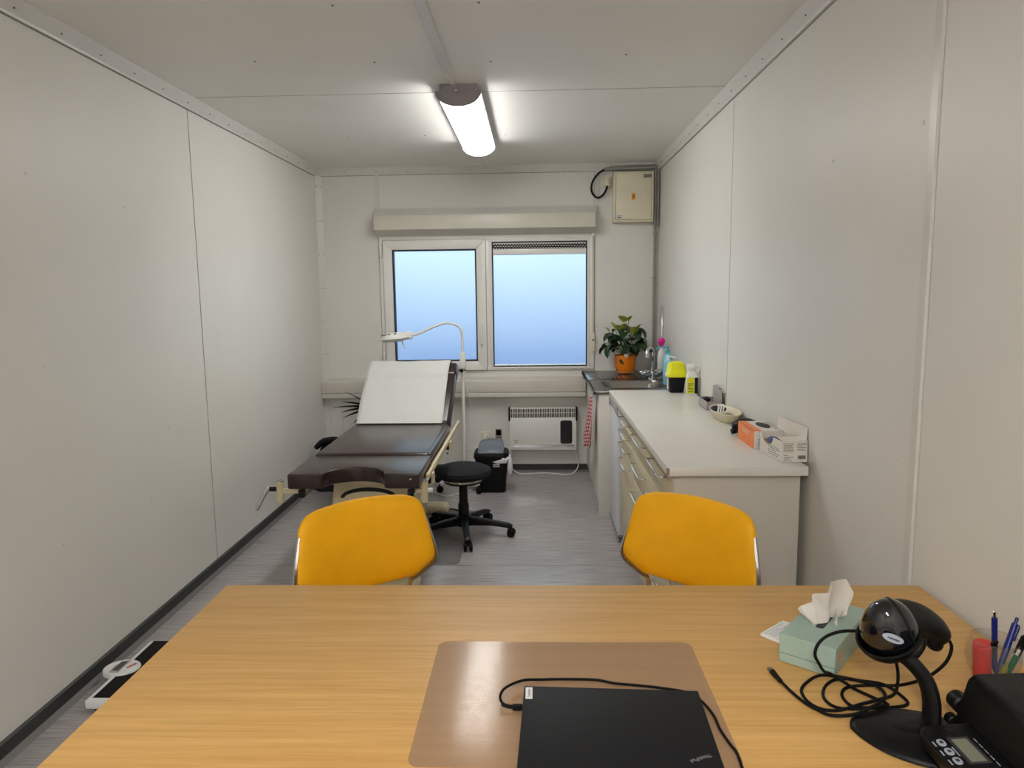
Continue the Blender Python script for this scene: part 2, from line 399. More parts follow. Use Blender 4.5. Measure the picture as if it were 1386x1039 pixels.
M_glass = clear_mat('clear_glass', (0.5, 0.52, 0.5), 0.03, 0.06)
M_footmat = clear_mat('clear_floor_mat', S(120, 116, 118), 0.25, 0.3)
def lamp_mat(name, strength):
    m = bpy.data.materials.new(name); m.use_nodes = True; b = m.node_tree.nodes['Principled BSDF']
    b.inputs['Base Color'].default_value = (0.9, 0.9, 0.9, 1); b.inputs['Emission Color'].default_value = (1, 0.985, 0.95, 1); b.inputs['Emission Strength'].default_value = strength
    return m
M_lamp = lamp_mat('lamp_diffuser_lit', LAMP_STRENGTH); M_fill = lamp_mat('fill_lamp_diffuser_lit', FILL_LAMP_STRENGTH)

# ---------------------------------------------------------------- room shell
XL, XR, YB, YF, H = -1.757, 1.0, 5.854, -2.6, 2.5
S1, S2 = 3.72, 1.85
bm = B(); bx(bm, XL-0.1, XR+0.1, YF-0.1, YB+0.12, -0.05, -0.004)
floor = struct('floor', bm, M_seam)
for (y0, y1) in ((YF, 1.5), (1.502, 3.784), (3.789, YB)):
    bm = B(); bx(bm, XL, XR, y0, y1, -0.004, 0); out('vinyl_sheet', bm, M_floor, floor)
bm = B(); bx(bm, XL-0.1, XR+0.1, YF-0.1, YB+0.12, H+0.008, H+0.05)
ceiling = struct('ceiling', bm, M_seam)
for (x0, x1) in ((XL, -0.386), (-0.383, XR)):
    for (y0, y1) in ((YF, S2-0.0015), (S2+0.0015, S1-0.007), (S1+0.007, YB)):
        bm = B(); bx(bm, x0, x1, y0, y1, H, H+0.008); out('panel', bm, M_ceil, ceiling)
def dots(parent, pts, axis, sgn, r, mt=M_rivet):
    first = None
    for p in pts:
        d = Vector((0, 0, 0)); d[axis] = sgn
        if first is None:
            bm = B(); cyl(bm, p, Vector(p)+d*0.003, r, r*0.6, 8); first = out('screw_cap', bm, mt, parent); p0 = Vector(p)
        else:
            c = first.copy(); C.objects.link(c); c.location = Vector(p)-p0
dots(ceiling, [(-1.191, 3.179, H), (-0.692, 2.604, H), (-0.183, 2.611, H), (-0.684, 3.226, H), (-0.181, 3.252, H), (-0.689, 4.691, H), (-0.176, 4.716, H), (-1.191, 4.7, H), (0.4, 3.2, H)], 2, -1, 0.005)

bm = B(); bx(bm, XL-0.06, XL-0.008, YF-0.1, YB+0.1, -0.05, H+0.05); wl = struct('wall_left', bm, M_seam)
bm = B(); bx(bm, XR+0.008, XR+0.06, YF-0.1, YB+0.1, -0.05, H+0.05); wr = struct('wall_right', bm, M_seam)
for (y0, y1) in ((YF, S2-0.0025), (S2+0.003, S1-0.004), (S1+0.004, YB)):
    bm = B(); bx(bm, XL-0.008, XL, y0, y1, 0, H); out('panel', bm, M_wall, wl)
    bm = B(); bx(bm, XR, XR+0.008, y0, y1, 0, H); out('panel', bm, M_wall, wr)
dots(wl, [(XL, 2.489, 1.932), (XL, 3.08, 1.887), (XL, 2.488, 1.263), (XL, 3.306, 0.882), (XL, 3.112, 0.6), (XL, 2.498, 0.599), (XL, 4.704, 0.871), (XL, 5.147, 0.605)], 0, 1, 0.007, M_trim)
dots(wr, [(XR, 1.927, 1.922), (XR, 2.482, 1.924), (XR, 1.938, 1.037), (XR, 2.484, 0.615)], 0, -1, 0.007, M_trim)
bm = B(); bx(bm, XL-0.06, XR+0.06, YF-0.06, YF-0.008, -0.05, H+0.05); wf = struct('wall_front', bm, M_seam)
for (x0, x1) in ((XL, -0.39), (-0.387, XR)):
    bm = B(); bx(bm, x0, x1, YF-0.008, YF, 0, H); out('panel', bm, M_wall, wf)
# back wall with the window opening
WX0, WX1, WZ0, WZ1 = -1.255, 0.487, 0.862, 1.962
bm = B()
bx(bm, XL-0.06, WX0, YB+0.008, YB+0.1, -0.05, H+0.05); bx(bm, WX1, XR+0.06, YB+0.008, YB+0.1, -0.05, H+0.05)
bx(bm, WX0, WX1, YB+0.008, YB+0.1, -0.05, WZ0); bx(bm, WX0, WX1, YB+0.008, YB+0.1, WZ1, H+0.05)
wb = struct('wall_back', bm, M_seam)
for (x0, x1, z0, z1) in ((XL, WX0-0.001, 0, H), (WX1+0.001, XR, 0, H), (WX0+0.001, WX1-0.001, 0, WZ0), (WX0+0.001, WX1-0.001, WZ1, H)):
    bm = B(); bx(bm, x0, x1, YB, YB+0.008, z0, z1); out('panel', bm, M_wall, wb)
for x in (-1.274, 0.498):
    bm = B(); bx(bm, x, x+0.032, YB-0.004, YB, 2.185, 2.446, 0.001, 1); out('joint_strip', bm, M_trim, wb)
bm = B(); bx(bm, -1.62, -1.61, YB-0.003, YB, 0.07, 0.64); out('joint_strip', bm, M_trim, wb)

# trims: cove along the ceiling, corner angles, strips
def cove(name, a, b, nx, ny, riv):
    bm = B(); a, b = Vector(a), Vector(b); n = Vector((nx, ny, 0)); rings = []
    prof = [(0, 0), (0.045, 0), (0.045, -0.006), (0.014, -0.048), (0.012, -0.056), (0, -0.056)]
    for p in (a, b): rings.append([bm.verts.new(p+n*u+Vector((0, 0, w))) for u, w in prof])
    ring_join(bm, rings); o = struct(name, bm, M_trim, 20)
    bm = B(); d = b-a; k = int(d.length/0.24)
    for i in range(1, k):
        p = a+d*(i/k)+n*0.026+Vector((0, 0, -0.032)); cyl(bm, p, p+n*0.003+Vector((0, 0, -0.002)), 0.0035, 0.0025, 6)
    out('rivets', bm, M_rivet, o, kind='stuff')
    bm = B(); rings = [[bm.verts.new(p+n*u+Vector((0, 0, w))) for u, w in ((0, -0.0562), (0.0015, -0.0562), (0.0015, -0.0588), (0, -0.0588))] for p in (a, b)]
    ring_join(bm, rings); out('shadow_strip', bm, M_bead, o)  # grey strip painting the shadow line under the cove
cove('trim_1', (XL, YF, H), (XL, YB, H), 1, 0, 1)
cove('trim_2', (XR, YF, H), (XR, YB, H), -1, 0, 1)
cove('trim_3', (XL, YB, H), (XR, YB, H), 0, -1, 1)
def corner(name, x, sx):
    bm = B(); prism(bm, [(x, YB), (x+sx*0.048, YB), (x+sx*0.048, YB-0.003), (x+sx*0.006, YB-0.03), (x, YB-0.045)], 'z', 0.07, H-0.056)
    o = struct(name, bm, M_trim, 20); bm = B()
    for k in range(9):
        z = 0.2+k*0.27
        for t in (0.2, 0.85):
            p = Vector((x+sx*(0.006+0.042*t), YB-0.03+0.027*t, z)); cyl(bm, p, p+Vector((sx*0.003, -0.004, 0)), 0.004, 0.003, 6)
    out('rivets', bm, M_rivet, o, kind='stuff')
corner('trim_4', XL, 1); corner('trim_5', XR, -1)
bm = B(); prism(bm, [(XR, S2+0.0035), (XR-0.005, S2+0.008), (XR-0.005, S2+0.04), (XR, S2+0.048)], 'z', 0.07, H-0.05); struct('trim_6', bm, M_trim, 20)
def skirting(name, a, b, nx, ny):
    a, b = Vector(a), Vector(b); n = Vector((nx, ny, 0)); bm = B()
    rings = [[bm.verts.new(p+n*u+Vector((0, 0, w))) for u, w in ((0, 0), (0.011, 0), (0.011, 0.062), (0.004, 0.067), (0, 0.067))] for p in (a, b)]
    ring_join(bm, rings); o = struct(name, bm, M_base, 20); bm = B()
    rings = [[bm.verts.new(p+n*u+Vector((0, 0, w))) for u, w in ((0.011, 0), (0.03, 0), (0.022, 0.007), (0.011, 0.017))] for p in (a, b)]
    ring_join(bm, rings); out('floor_bead', bm, M_bead, o, ang=20)
skirting('baseboard_left', (XL, YF, 0), (XL, YB, 0), 1, 0)
skirting('baseboard_back', (XL, YB, 0), (XR, YB, 0), 0, -1)
skirting('baseboard_right', (XR, YF, 0), (XR, YB, 0), -1, 0)
skirting('baseboard_front', (XL, YF, 0), (XR, YF, 0), 0, 1)

# window: outer frame, opening sash on the left, fixed pane with vent on the right
bm = B(); frame_rect(bm, WX0, WX1, WZ0, WZ1, 0.042, YB-0.012, YB+0.07); win = struct('window_1', bm, M_pvc, 30)
bm = B(); bx(bm, -0.405, -0.355, YB-0.012, YB+0.07, WZ0+0.042, WZ1-0.042, 0.004); out('mullion', bm, M_pvc, win)
bm = B(); frame_rect(bm, -1.225, -0.392, 0.866, 1.925, 0.075, YB-0.03, YB+0.05, 0.006); sash = out('sash', bm, M_pvc, win)
bm = B(); frame_rect(bm, -1.229, -0.388, 0.8625, 1.929, 0.005, YB-0.0135, YB-0.0115, 0); out('sash_seal', bm, M_greypipe, win)
bm = B(); frame_rect(bm, WX0-0.004, WX1+0.004, WZ0-0.004, WZ1+0.004, 0.006, YB-0.004, YB-0.0005, 0); out('frame_seal', bm, M_greypipe, win)
bm = B(); frame_rect(bm, -1.15, -0.467, 0.941, 1.85, 0.011, YB-0.02, YB+0.03, 0); out('gasket', bm, M_gasket, sash)
bm = B(); bx(bm, -1.145, -0.472, YB+0.012, YB+0.016, 0.946, 1.845); out('pane', bm, M_film, sash)
bm = B(); bx(bm, -0.442, -0.422, YB-0.045, YB-0.03, 1.17, 1.26, 0.004); bx(bm, -0.441, -0.423, YB-0.062, YB-0.045, 1.08, 1.25, 0.006); out('handle', bm, M_white, sash)
bm = B(); bx(bm, -1.252, -1.232, YB-0.03, YB-0.012, 1.79, 1.9, 0.003); out('hinge', bm, M_white, win)
bm = B(); bx(bm, -1.252, -1.232, YB-0.03, YB-0.012, 0.93, 1.02, 0.003); out('hinge', bm, M_white, win)
bm = B(); frame_rect(bm, -0.356, 0.446, 0.875, 1.92, 0.016, YB-0.02, YB+0.04, 0.003); fb = out('fixed_bead', bm, M_pvc, win)
bm = B(); frame_rect(bm, -0.34, 0.43, 0.891, 1.904, 0.009, YB-0.012, YB+0.03, 0); out('gasket', bm, M_gasket, fb)
bm = B(); bx(bm, -0.335, 0.425, YB+0.012, YB+0.016, 0.896, 1.812); out('pane', bm, M_film, fb)
bm = B(); bx(bm, -0.331, 0.421, YB-0.014, YB+0.03, 1.80, 1.845, 0.003); vent = out('vent_body', bm, M_pvc, win)
bm = B(); bx(bm, -0.331, 0.421, YB+0.012, YB+0.03, 1.846, 1.895); out('vent_back', bm, M_black, vent)
bm = B()
for k in range(34):
    x = -0.33+k*0.0222
    for j in range(3): bx(bm, x+(0.011 if j % 2 else 0), x+(0.011 if j % 2 else 0)+0.013, YB-0.004, YB+0.012, 1.851+j*0.015, 1.856+j*0.015)
bx(bm, -0.331, 0.421, YB-0.004, YB+0.012, 1.888, 1.894)
out('vent_grille', bm, M_pvc, vent, kind='stuff')

# roller shutter box with belt
t = thing('shutter_box', 'beige roller shutter box above the window with sloping underside', 'shutter box', (-0.385, YB, 1.955))
bm = B(); prism(bm, [(YB, 1.957), (YB-0.02, 1.957), (YB-0.15, 2.0), (YB-0.15, 2.112), (YB, 2.112)], 'x', -1.262, 0.486, 0.003); out('casing', bm, M_shut, t)
bm = B(); prism(bm, [(YB, 2.120), (YB-0.075, 2.120), (YB-0.075, 2.126), (YB-0.03, 2.172), (YB-0.03, 2.181), (YB, 2.181)], 'x', -1.275, 0.503, 0.002); out('cover_rail', bm, M_trim, t)
t = thing('shutter_belt', 'beige pull belt with winder hanging at right edge of window', 'belt', (0.476, YB, 1.0))
bm = B(); bx(bm, 0.468, 0.488, YB-0.03, YB-0.012, 1.94, 2.0, 0.003); out('belt_guide', bm, M_white, t)
bm = B(); bx(bm, 0.472, 0.484, YB-0.02, YB-0.0175, 1.15, 1.95); out('belt', bm, M_strap, t)
bm = B(); bx(bm, 0.464, 0.492, YB-0.034, YB-0.012, 1.01, 1.16, 0.006); w_ = out('winder', bm, M_socket, t)
bm = B(); bx(bm, 0.470, 0.486, YB-0.036, YB-0.033, 1.10, 1.112); out('slot', bm, M_ink, w_)

# cable trunking below the window
t = thing('cable_trunking', 'wide beige cable trunking running along back wall under window', 'trunking', (-0.6, YB, 0.65))
bm = B(); prism(bm, [(YB, 0.806), (YB-0.10, 0.79), (YB-0.105, 0.785), (YB-0.105, 0.692), (YB, 0.692)], 'x', XL+0.002, 0.415, 0.003); out('cover', bm, M_trunk, t)
bm = B(); bx(bm, XL+0.002, 0.415, YB-0.10, YB, 0.650, 0.690, 0.003); out('lower_duct', bm, M_trunk, t)

# ceiling cable cover and lamp
bm = B(); bx(bm, -0.405, -0.363, YF, 3.36, H-0.014, H, 0.003)
bx(bm, -0.398, -0.37, 3.36, 3.60, H-0.006, H, 0.001)
solo('cable_cover', bm, M_white, 'flat white cable cover strip along ceiling leading to the lamp', 'cable cover')
def ceiling_lamp(LX0, LX1, LYN, LYF, label, M_lit):
    cx = (LX0+LX1)/2
    t = thing('ceiling_lamp', label, 'lamp', (cx, (LYN+LYF)/2, H))
    bm = B(); bx(bm, LX0+0.022, LX1-0.022, LYN, LYF, H-0.035, H-0.001, 0.003); bx(bm, cx-0.111, cx+0.111, LYN, LYF, H-0.036, H-0.031, 0.001); out('base_plate', bm, M_lampend, t)  # wide thin lip added to hold lamp light off the ceiling
    def half(w, h, n=18):
        return [(cx+w*math.cos(a), H-0.0365+h*math.sin(a)) for a in [PI+PI*k/n for k in range(n+1)]]
    bm = B(); prism(bm, half(0.103, 0.060), 'y', LYN+0.012, LYF-0.012); out('diffuser', bm, M_lit, t)
    for (y0, y1) in ((LYN-0.004, LYN+0.012), (LYF-0.012, LYF+0.004)):
        bm = B(); prism(bm, half(0.111, 0.066), 'y', y0, y1, 0.002); bx(bm, LX0+0.02, LX1-0.02, y0, y1, H-0.037, H-0.001); out('end_cap', bm, M_lampend, t)
    bm = B(); ell(bm, (cx-0.008, LYN-0.006, H-0.03), (0.007, 0.006, 0.007), nu=10, nv=8); out('cap_screw', bm, M_chrome, t)
ceiling_lamp(-0.468, -0.252, 3.58, 4.90, 'lit white tubular lamp with grey end caps over middle of the room', M_lamp)
ceiling_lamp(-0.468, -0.252, -1.85, -0.53, 'unseen tubular fill lamp added behind the viewer for front light', M_fill)  # added out of view to fill surfaces that face the camera

# fuse box, conduits, socket
t = thing('fuse_box', 'cream metal fuse box high in right corner of back wall', 'fuse box', (0.79, YB, 2.03))
FX0, FX1, FZ0, FZ1, FY = 0.630, 0.946, 2.038, 2.428, YB-0.08
bm = B(); bx(bm, FX0, FX1, FY, YB-0.001, FZ0, FZ1, 0.006); out('box_body', bm, M_socket, t)
bm = B(); bx(bm, FX0+0.02, FX1-0.02, FY-0.012, FY, FZ0+0.02, FZ1-0.016, 0.003); door = out('door', bm, M_socket, t)
bm = B(); frame_rect(bm, FX0+0.0165, FX1-0.0165, FZ0+0.0165, FZ1-0.0125, 0.0035, FY-0.003, FY+0.001, 0); out('door_gap', bm, M_bead, t)
bm = B(); frame_rect(bm, FX0+0.008, FX1-0.008, FZ0+0.008, FZ1-0.006, 0.009, FY-0.008, FY, 0.001); out('door_frame', bm, M_socket, t)
bm = B(); cyl(bm, (FX0+0.038, FY-0.02, 2.232), (FX0+0.038, FY-0.012, 2.232), 0.014, n=14); bx(bm, FX0+0.024, FX0+0.04, FY-0.019, FY-0.012, 2.219, 2.246); out('latch', bm, M_white, door)
bm = B(); bx(bm, 0.770, 0.801, FY-0.0135, FY-0.012, 2.208, 2.258); sgn = out('warning_sign', bm, M_amber, door)
bm = B(); prism(bm, [(0.788, 2.252), (0.778, 2.232), (0.785, 2.233), (0.780, 2.213), (0.793, 2.238), (0.786, 2.237)], 'y', FY-0.0142, FY-0.0135)
out('lightning_bolt', bm, M_ink, t)
bm = B(); bx(bm, 0.862, 0.925, FY-0.0135, FY-0.012, 2.374, 2.402); out('type_plate', bm, M_greypipe, door)
bm = B(); lines_of_print(bm, facing((0.893, FY-0.0138, 2.388), (0, -1, 0)), 0.058, 0.024, 3, 0.004, 3); out('printed_text', bm, M_ink, door, kind='stuff')
bm = B(); bx(bm, FX0+0.024, FX0+0.07, FY-0.0135, FY-0.012, 2.066, 2.094); out('door_sticker', bm, M_stick, door)
bm = B(); prism(bm, [(FX0+0.026, 2.074), (FX0+0.037, 2.084), (FX0+0.037, 2.078), (FX0+0.066, 2.078), (FX0+0.066, 2.070), (FX0+0.037, 2.070), (FX0+0.037, 2.066)], 'y', FY-0.0142, FY-0.0135); out('arrow_mark', bm, M_ink, door)
bm = B(); lines_of_print(bm, facing((FX0+0.047, FY-0.0138, 2.089), (0, -1, 0)), 0.04, 0.006, 1, 0.004, 4); out('printed_text', bm, M_ink, door, kind='stuff')
bm = B(); tube(bm, [(0.56, YB-0.07, 2.448), (0.76, YB-0.07, 2.452), (0.955, YB-0.07, 2.46)], 0.0125, 10)
tube(bm, [(0.60, YB-0.045, 2.463), (0.76, YB-0.045, 2.468), (0.955, YB-0.045, 2.474)], 0.009, 8)
solo('conduit', bm, M_greypipe, 'grey horizontal conduit pipes along ceiling edge above fuse box', 'conduit', group='grey conduits')
bm = B(); tube(bm, [(0.962, YB-0.052, 2.44), (0.962, YB-0.052, 1.6), (0.962, YB-0.052, 0.86)], 0.0115, 10, 4)
tube(bm, [(0.984, YB-0.062, 2.44), (0.984, YB-0.062, 2.25), (0.984, YB-0.062, 2.0)], 0.008, 8, 4)
for z in (2.2, 1.95, 1.6, 1.25): bx(bm, 0.948, 0.976, YB-0.066, YB-0.03, z-0.008, z+0.008, 0.002)
solo('conduit', bm, M_greypipe, 'grey vertical conduit pipe down the right back corner', 'conduit', group='grey conduits')
def socket(loc, label, flipz=False, small=0.042):
    x, z = loc; t = thing('wall_socket', label, 'socket', (x, YB, z), group='ivory wall sockets')
    bm = B(); bx(bm, x-small, x+small, YB-0.012, YB, z-small, z+small, 0.004); out('cover_plate', bm, M_socket, t)
    bm = B(); lathe(bm, [(0.024, 0), (0.024, 0.006), (0.019, 0.006), (0.018, 0.001)], (0, 0, 0), 18, M=facing((x, YB-0.012, z), (0, -1, 0))); out('socket_ring', bm, M_white, t)
    return t
socket((0.583, 2.355), 'ivory wall socket beside the fuse box near ceiling')
t = thing('black_power_cable', 'thick black cable looping from ceiling conduit to socket by fuse box', 'cable', (0.5, YB-0.03, 2.25))
bm = B(); tube(bm, [(0.562, YB-0.07, 2.446), (0.51, YB-0.05, 2.415), (0.466, YB-0.04, 2.35), (0.464, YB-0.035, 2.28), (0.505, YB-0.03, 2.236), (0.552, YB-0.035, 2.255), (0.578, YB-0.05, 2.30), (0.583, YB-0.045, 2.325)], 0.0085, 8); out('cable', bm, M_rubber, t)
bm = B(); bx(bm, 0.563, 0.603, YB-0.058, YB-0.0195, 2.322, 2.376, 0.008); out('plug', bm, M_socket, t)

# low sockets and energy meter
socket((-0.412, 0.308), 'ivory wall socket low on wall above swing bin', small=0.04)
t = socket((-0.305, 0.30), 'ivory wall socket behind the plug-in energy meter', small=0.034)
t = thing('energy_meter', 'plug-in energy meter with dark display beside heater', 'energy meter', (-0.305, YB-0.02, 0.27))
bm = B(); bx(bm, -0.332, -0.278, YB-0.05, YB-0.0195, 0.255, 0.375, 0.004); out('meter_body', bm, M_greycard, t)
bm = B(); bx(bm, -0.326, -0.284, YB-0.0515, YB-0.05, 0.322, 0.37); out('display', bm, M_gloss, t)
bm = B()
for k in range(3): bx(bm, -0.325+k*0.0145, -0.314+k*0.0145, YB-0.052, YB-0.05, 0.305, 0.314)
out('buttons', bm, M_ink, t)
bm = B(); bx(bm, -0.324, -0.286, YB-0.053, YB-0.05, 0.258, 0.30, 0.001); out('outlet_face', bm, M_ink, t)

# convector heater
t = thing('convector_heater', 'white wall mounted convector heater with black side caps and control panel', 'heater', (0.065, YB, 0.17))
HX0, HX1, HZ0, HZ1, HY = -0.215, 0.343, 0.190, 0.552, YB-0.085
HX0, HX1, HZ0, HZ1 = -0.213, 0.338, 0.205, 0.556
bm = B(); bx(bm, HX0, HX1, HY, YB-0.02, HZ0, HZ1-0.082, 0.004); bx(bm, HX0, HX1, HY+0.03, YB-0.02, HZ1-0.09, HZ1-0.004, 0.002)
bx(bm, HX0+0.05, HX0+0.09, YB-0.03, YB, 0.3, 0.4); bx(bm, HX1-0.09, HX1-0.05, YB-0.03, YB, 0.3, 0.4)
bx(bm, HX0, HX0+0.012, HY+0.01, YB-0.015, 0.01, HZ0+0.01); bx(bm, HX0, HX1, HY, HY+0.03, HZ1-0.006, HZ1, 0.001)
body = out('heater_body', bm, M_whitep, t)
bm = B(); bx(bm, HX0+0.01, HX1-0.01, HY+0.02, HY+0.0305, HZ1-0.084, HZ1-0.006); out('grille_back', bm, M_black, t)
n = 38; bm = B()
for k in range(n+1):
    x = HX0+0.012+(HX1-HX0-0.024)*k/n; bx(bm, x-0.0024, x+0.0024, HY+0.002, HY+0.012, HZ1-0.084, HZ1-0.004)
bx(bm, HX0+0.01, HX1-0.01, HY, HY+0.004, HZ1-0.044, HZ1-0.040)
out('grille_bars', bm, M_whitep, t, kind='stuff')
for x0, x1 in ((HX0-0.008, HX0+0.008), (HX1-0.008, HX1+0.008)):
    bm = B(); bx(bm, x0, x1, HY-0.002, YB-0.02, HZ1-0.108, HZ1+0.003, 0.004); out('end_cap', bm, M_black, t)
bm = B(); prism(bm, rrect(0.205, 0.302, 0.258, 0.452, 0.018), 'y', HY-0.003, HY+0.001); out('control_panel', bm, M_gloss, t)
bm = B(); bx(bm, HX0+0.02, HX1-0.018, HY-0.0015, HY+0.001, 0.228, 0.250); out('outlet_strip', bm, M_chrome, t)
bm = B(); lines_of_print(bm, facing((HX0+0.055, HY-0.0005, 0.285), (0, -1, 0)), 0.045, 0.005, 1, 0.005, 5)
lathe(bm, [(0.006, 0), (0.006, 0.0004)], (0, 0, 0), 10, M=facing((HX0+0.055, HY, 0.268), (0, -1, 0))); out('printed_text', bm, M_ink, t, kind='stuff')
t = thing('heater_cord', 'white cord trailing on the floor below the heater', 'cord', (0.1, 5.78, 0))
bm = B(); tube(bm, [(0.326, 5.80, 0.206), (0.338, 5.80, 0.17), (0.352, 5.80, 0.11), (0.35, 5.79, 0.055), (0.31, 5.76, 0.012), (0.25, 5.735, 0.006), (0.16, 5.76, 0.006), (0.07, 5.79, 0.006), (-0.03, 5.77, 0.006), (-0.12, 5.76, 0.006), (-0.18, 5.78, 0.03), (-0.25, 5.79, 0.12), (-0.30, 5.80, 0.23), (-0.305, 5.785, 0.262)], 0.0042, 6); out('cable', bm, M_white, t)
bm = B(); bx(bm, -0.321, -0.289, 5.765, 5.8005, 0.259, 0.297, 0.006); out('plug', bm, M_white, t)

# ---------------------------------------------------------------- sink unit
t = thing('sink_cabinet', 'white low sink cabinet in the right back corner', 'cabinet', (0.71, 5.2, 0))
bm = B(); bx(bm, 0.440, 0.985, 4.668, 5.72, 0.09, 0.69, 0.002); bx(bm, 0.47, 0.985, 4.668, 5.72, 0, 0.09); out('carcass', bm, M_sinkcab, t)
bm = B(); bx(bm, 0.421, 0.985, 4.65, 4.668, 0.0, 0.818, 0.001); out('end_panel', bm, M_sinkcab, t)
for y0, y1 in ((4.672, 5.19), (5.194, 5.715)):
    bm = B(); bx(bm, 0.420, 0.4395, y0, y1, 0.095, 0.80, 0.002); out('door', bm, M_sinkcab, t)
bm = B(); bx(bm, 0.421, 0.455, 4.668, 5.72, 0.8005, 0.826); bx(bm, 0.421, 0.985, 4.65, 4.67, 0.8185, 0.826); bx(bm, 0.955, 0.985, 4.67, 5.72, 0.70, 0.826); bx(bm, 0.46, 0.955, 5.30, 5.72, 0.80, 0.826); out('top_rail', bm, M_sinkcab, t)
def sink():
    t = thing('steel_sink', 'stainless steel sink top with drainboard and rounded bowl', 'sink', (0.69, 5.2, 0.826))
    X0, X1, Y0, Y1, Z = 0.385, 0.988, 4.645, 5.848, 0.85
    inner = rrect(0.475, 0.915, 4.80, 5.19, 0.09, 7); cx, cy = 0.695, 4.995
    bm = B(); o_, i_ = [], []
    for (x, y) in inner:
        dx, dy = x-cx, y-cy; s = 1e9
        if dx > 1e-9: s = min(s, (X1-cx)/dx)
        if dx < -1e-9: s = min(s, (X0-cx)/dx)
        if dy > 1e-9: s = min(s, (5.26-cy)/dy)
        if dy < -1e-9: s = min(s, (Y0-cy)/dy)
        o_.append((cx+dx*s, cy+dy*s)); i_.append((x, y))
    def sh(k, z): return [bm.verts.new((cx+(x-cx)*k, cy+(y-cy)*k, z)) for x, y in i_]
    rings = [[bm.verts.new((x, y, Z)) for x, y in o_], [bm.verts.new((x, y, Z)) for x, y in i_], sh(0.985, Z-0.006), sh(0.94, Z-0.06), sh(0.90, Z-0.12), sh(0.78, Z-0.14), sh(0.1, Z-0.145)]
    ring_join(bm, rings, cap0=False)
    out('bowl', bm, M_steel, t)
    bm = B(); bx(bm, X0, X1, 5.24, Y1, Z-0.02, Z, 0.002); bx(bm, X0, X0+0.012, Y0, Y1, Z-0.023, Z, 0.002); bx(bm, X0, X1, Y0, Y0+0.012, Z-0.023, Z+0.0006, 0.002); bx(bm, X1-0.01, X1, Y0, Y1, Z-0.023, Z, 0.002)
    for a in ((X0+0.005, 0.405, Y0+0.005, 5.25), (X1-0.02, X1-0.004, Y0+0.005, 5.25)): bx(bm, a[0], a[1], a[2], a[3], Z-0.008, Z-0.0005)
    out('deck', bm, M_steel, t)
    bm = B()
    for k in range(11):
        x = 0.50+k*0.036; prism(bm, [(x-0.006, Z-0.001), (x-0.003, Z+0.003), (x+0.003, Z+0.003), (x+0.006, Z-0.001)], 'y', 5.30, 5.78)
    out('drain_ridges', bm, M_steel, t, kind='stuff')
    bm = B(); lathe(bm, [(0.03, 0), (0.03, 0.004), (0.02, 0.003)], (cx, cy, Z-0.145), 16); out('drain', bm, M_chrome, t)
sink()
t = thing('faucet', 'chrome two-handled tap with curved spout at back of sink', 'faucet', (0.86, 5.22, 0.85))
fx, fy, fz = 0.862, 5.225, 0.85
bm = B(); lathe(bm, [(0.03, 0), (0.03, 0.008), (0.022, 0.02), (0.02, 0.05), (0.014, 0.062)], (fx, fy, fz), 20)
cyl(bm, (fx-0.05, fy-0.02, fz+0.035), (fx+0.05, fy+0.02, fz+0.035), 0.016, n=14); out('tap_body', bm, M_chrome, t)
bm = B(); tube(bm, [(fx, fy, fz+0.06), (fx+0.001, fy-0.005, fz+0.15), (fx-0.005, fy-0.03, fz+0.215), (fx-0.03, fy-0.075, fz+0.245), (fx-0.055, fy-0.125, fz+0.23), (fx-0.064, fy-0.145, fz+0.195)], 0.0135, 12); lathe(bm, [(0.017, -0.015), (0.017, 0.015)], (fx-0.064, fy-0.146, fz+0.192), 12); out('spout', bm, M_chrome, t)
for s in (-1, 1):
    hx, hy, hz = fx+s*0.062, fy+s*0.026, fz+0.05
    bm = B(); lathe(bm, [(0.02, -0.02), (0.024, 0), (0.016, 0.018), (0.008, 0.024)], (hx, hy, hz), 14)
    for k in range(3):
        a = 2*PI*k/3+0.4; ell(bm, (hx+0.028*math.cos(a), hy+0.028*math.sin(a), hz+0.008), (0.021, 0.015, 0.014), Matrix.Rotation(a, 3, 'Z'), 12, 8)
    out('tap_handle', bm, M_chrome, t)
bm = B(); bx(bm, 0.984, 0.998, 5.60, 5.612, 0.852, 1.385, 0.003); bx(bm, 0.986, 0.998, 5.57, 5.60, 0.852, 1.37, 0.002)
solo('metal_strip', bm, M_chrome, 'narrow shiny metal strip standing upright against right wall behind tap', 'strip')

# tea towel on a hook at the end of the sink unit
t = thing('tea_towel', 'red and white checked tea towel hanging from sink cabinet', 'towel', (0.39, 4.85, 0.45))
def towel():
    bm = B(); nu, nv = 26, 22; me_uv = []
    def P(u, v):
        w = 0.03+0.17*min(1, v*1.25)**0.8
        ph = u*2-1
        y = 4.83+0.05*v+ph*w*0.75 ; z = 0.80-0.345*v+0.03*v*abs(math.sin(2.6*ph+0.6))-0.05*v*(1-u)*0.6
        x = 0.392-0.030*(1-abs(ph))*(0.3+v)-0.014*math.sin(u*17+v*2)*(0.35+0.65*v)-0.016*v
        return (x, y, z)
    V = [[bm.verts.new(P(i/nu, j/nv)) for j in range(nv+1)] for i in range(nu+1)]
    for i in range(nu):
        for j in range(nv): bm.faces.new((V[i][j], V[i+1][j], V[i+1][j+1], V[i][j+1]))
    uvs = [(i/nu*0.5, j/nv*0.36) for i in range(nu+1) for j in range(nv+1)]
    o = out('cloth', bm, M_ging, t, ang=180)
    at = o.data.attributes.new('weave', 'FLOAT_VECTOR', 'POINT')
    for k, (a, b_) in enumerate(uvs): at.data[k].vector = (a, b_, 0)
    md = o.modifiers.new('thick', 'SOLIDIFY'); md.thickness = 0.003
towel()
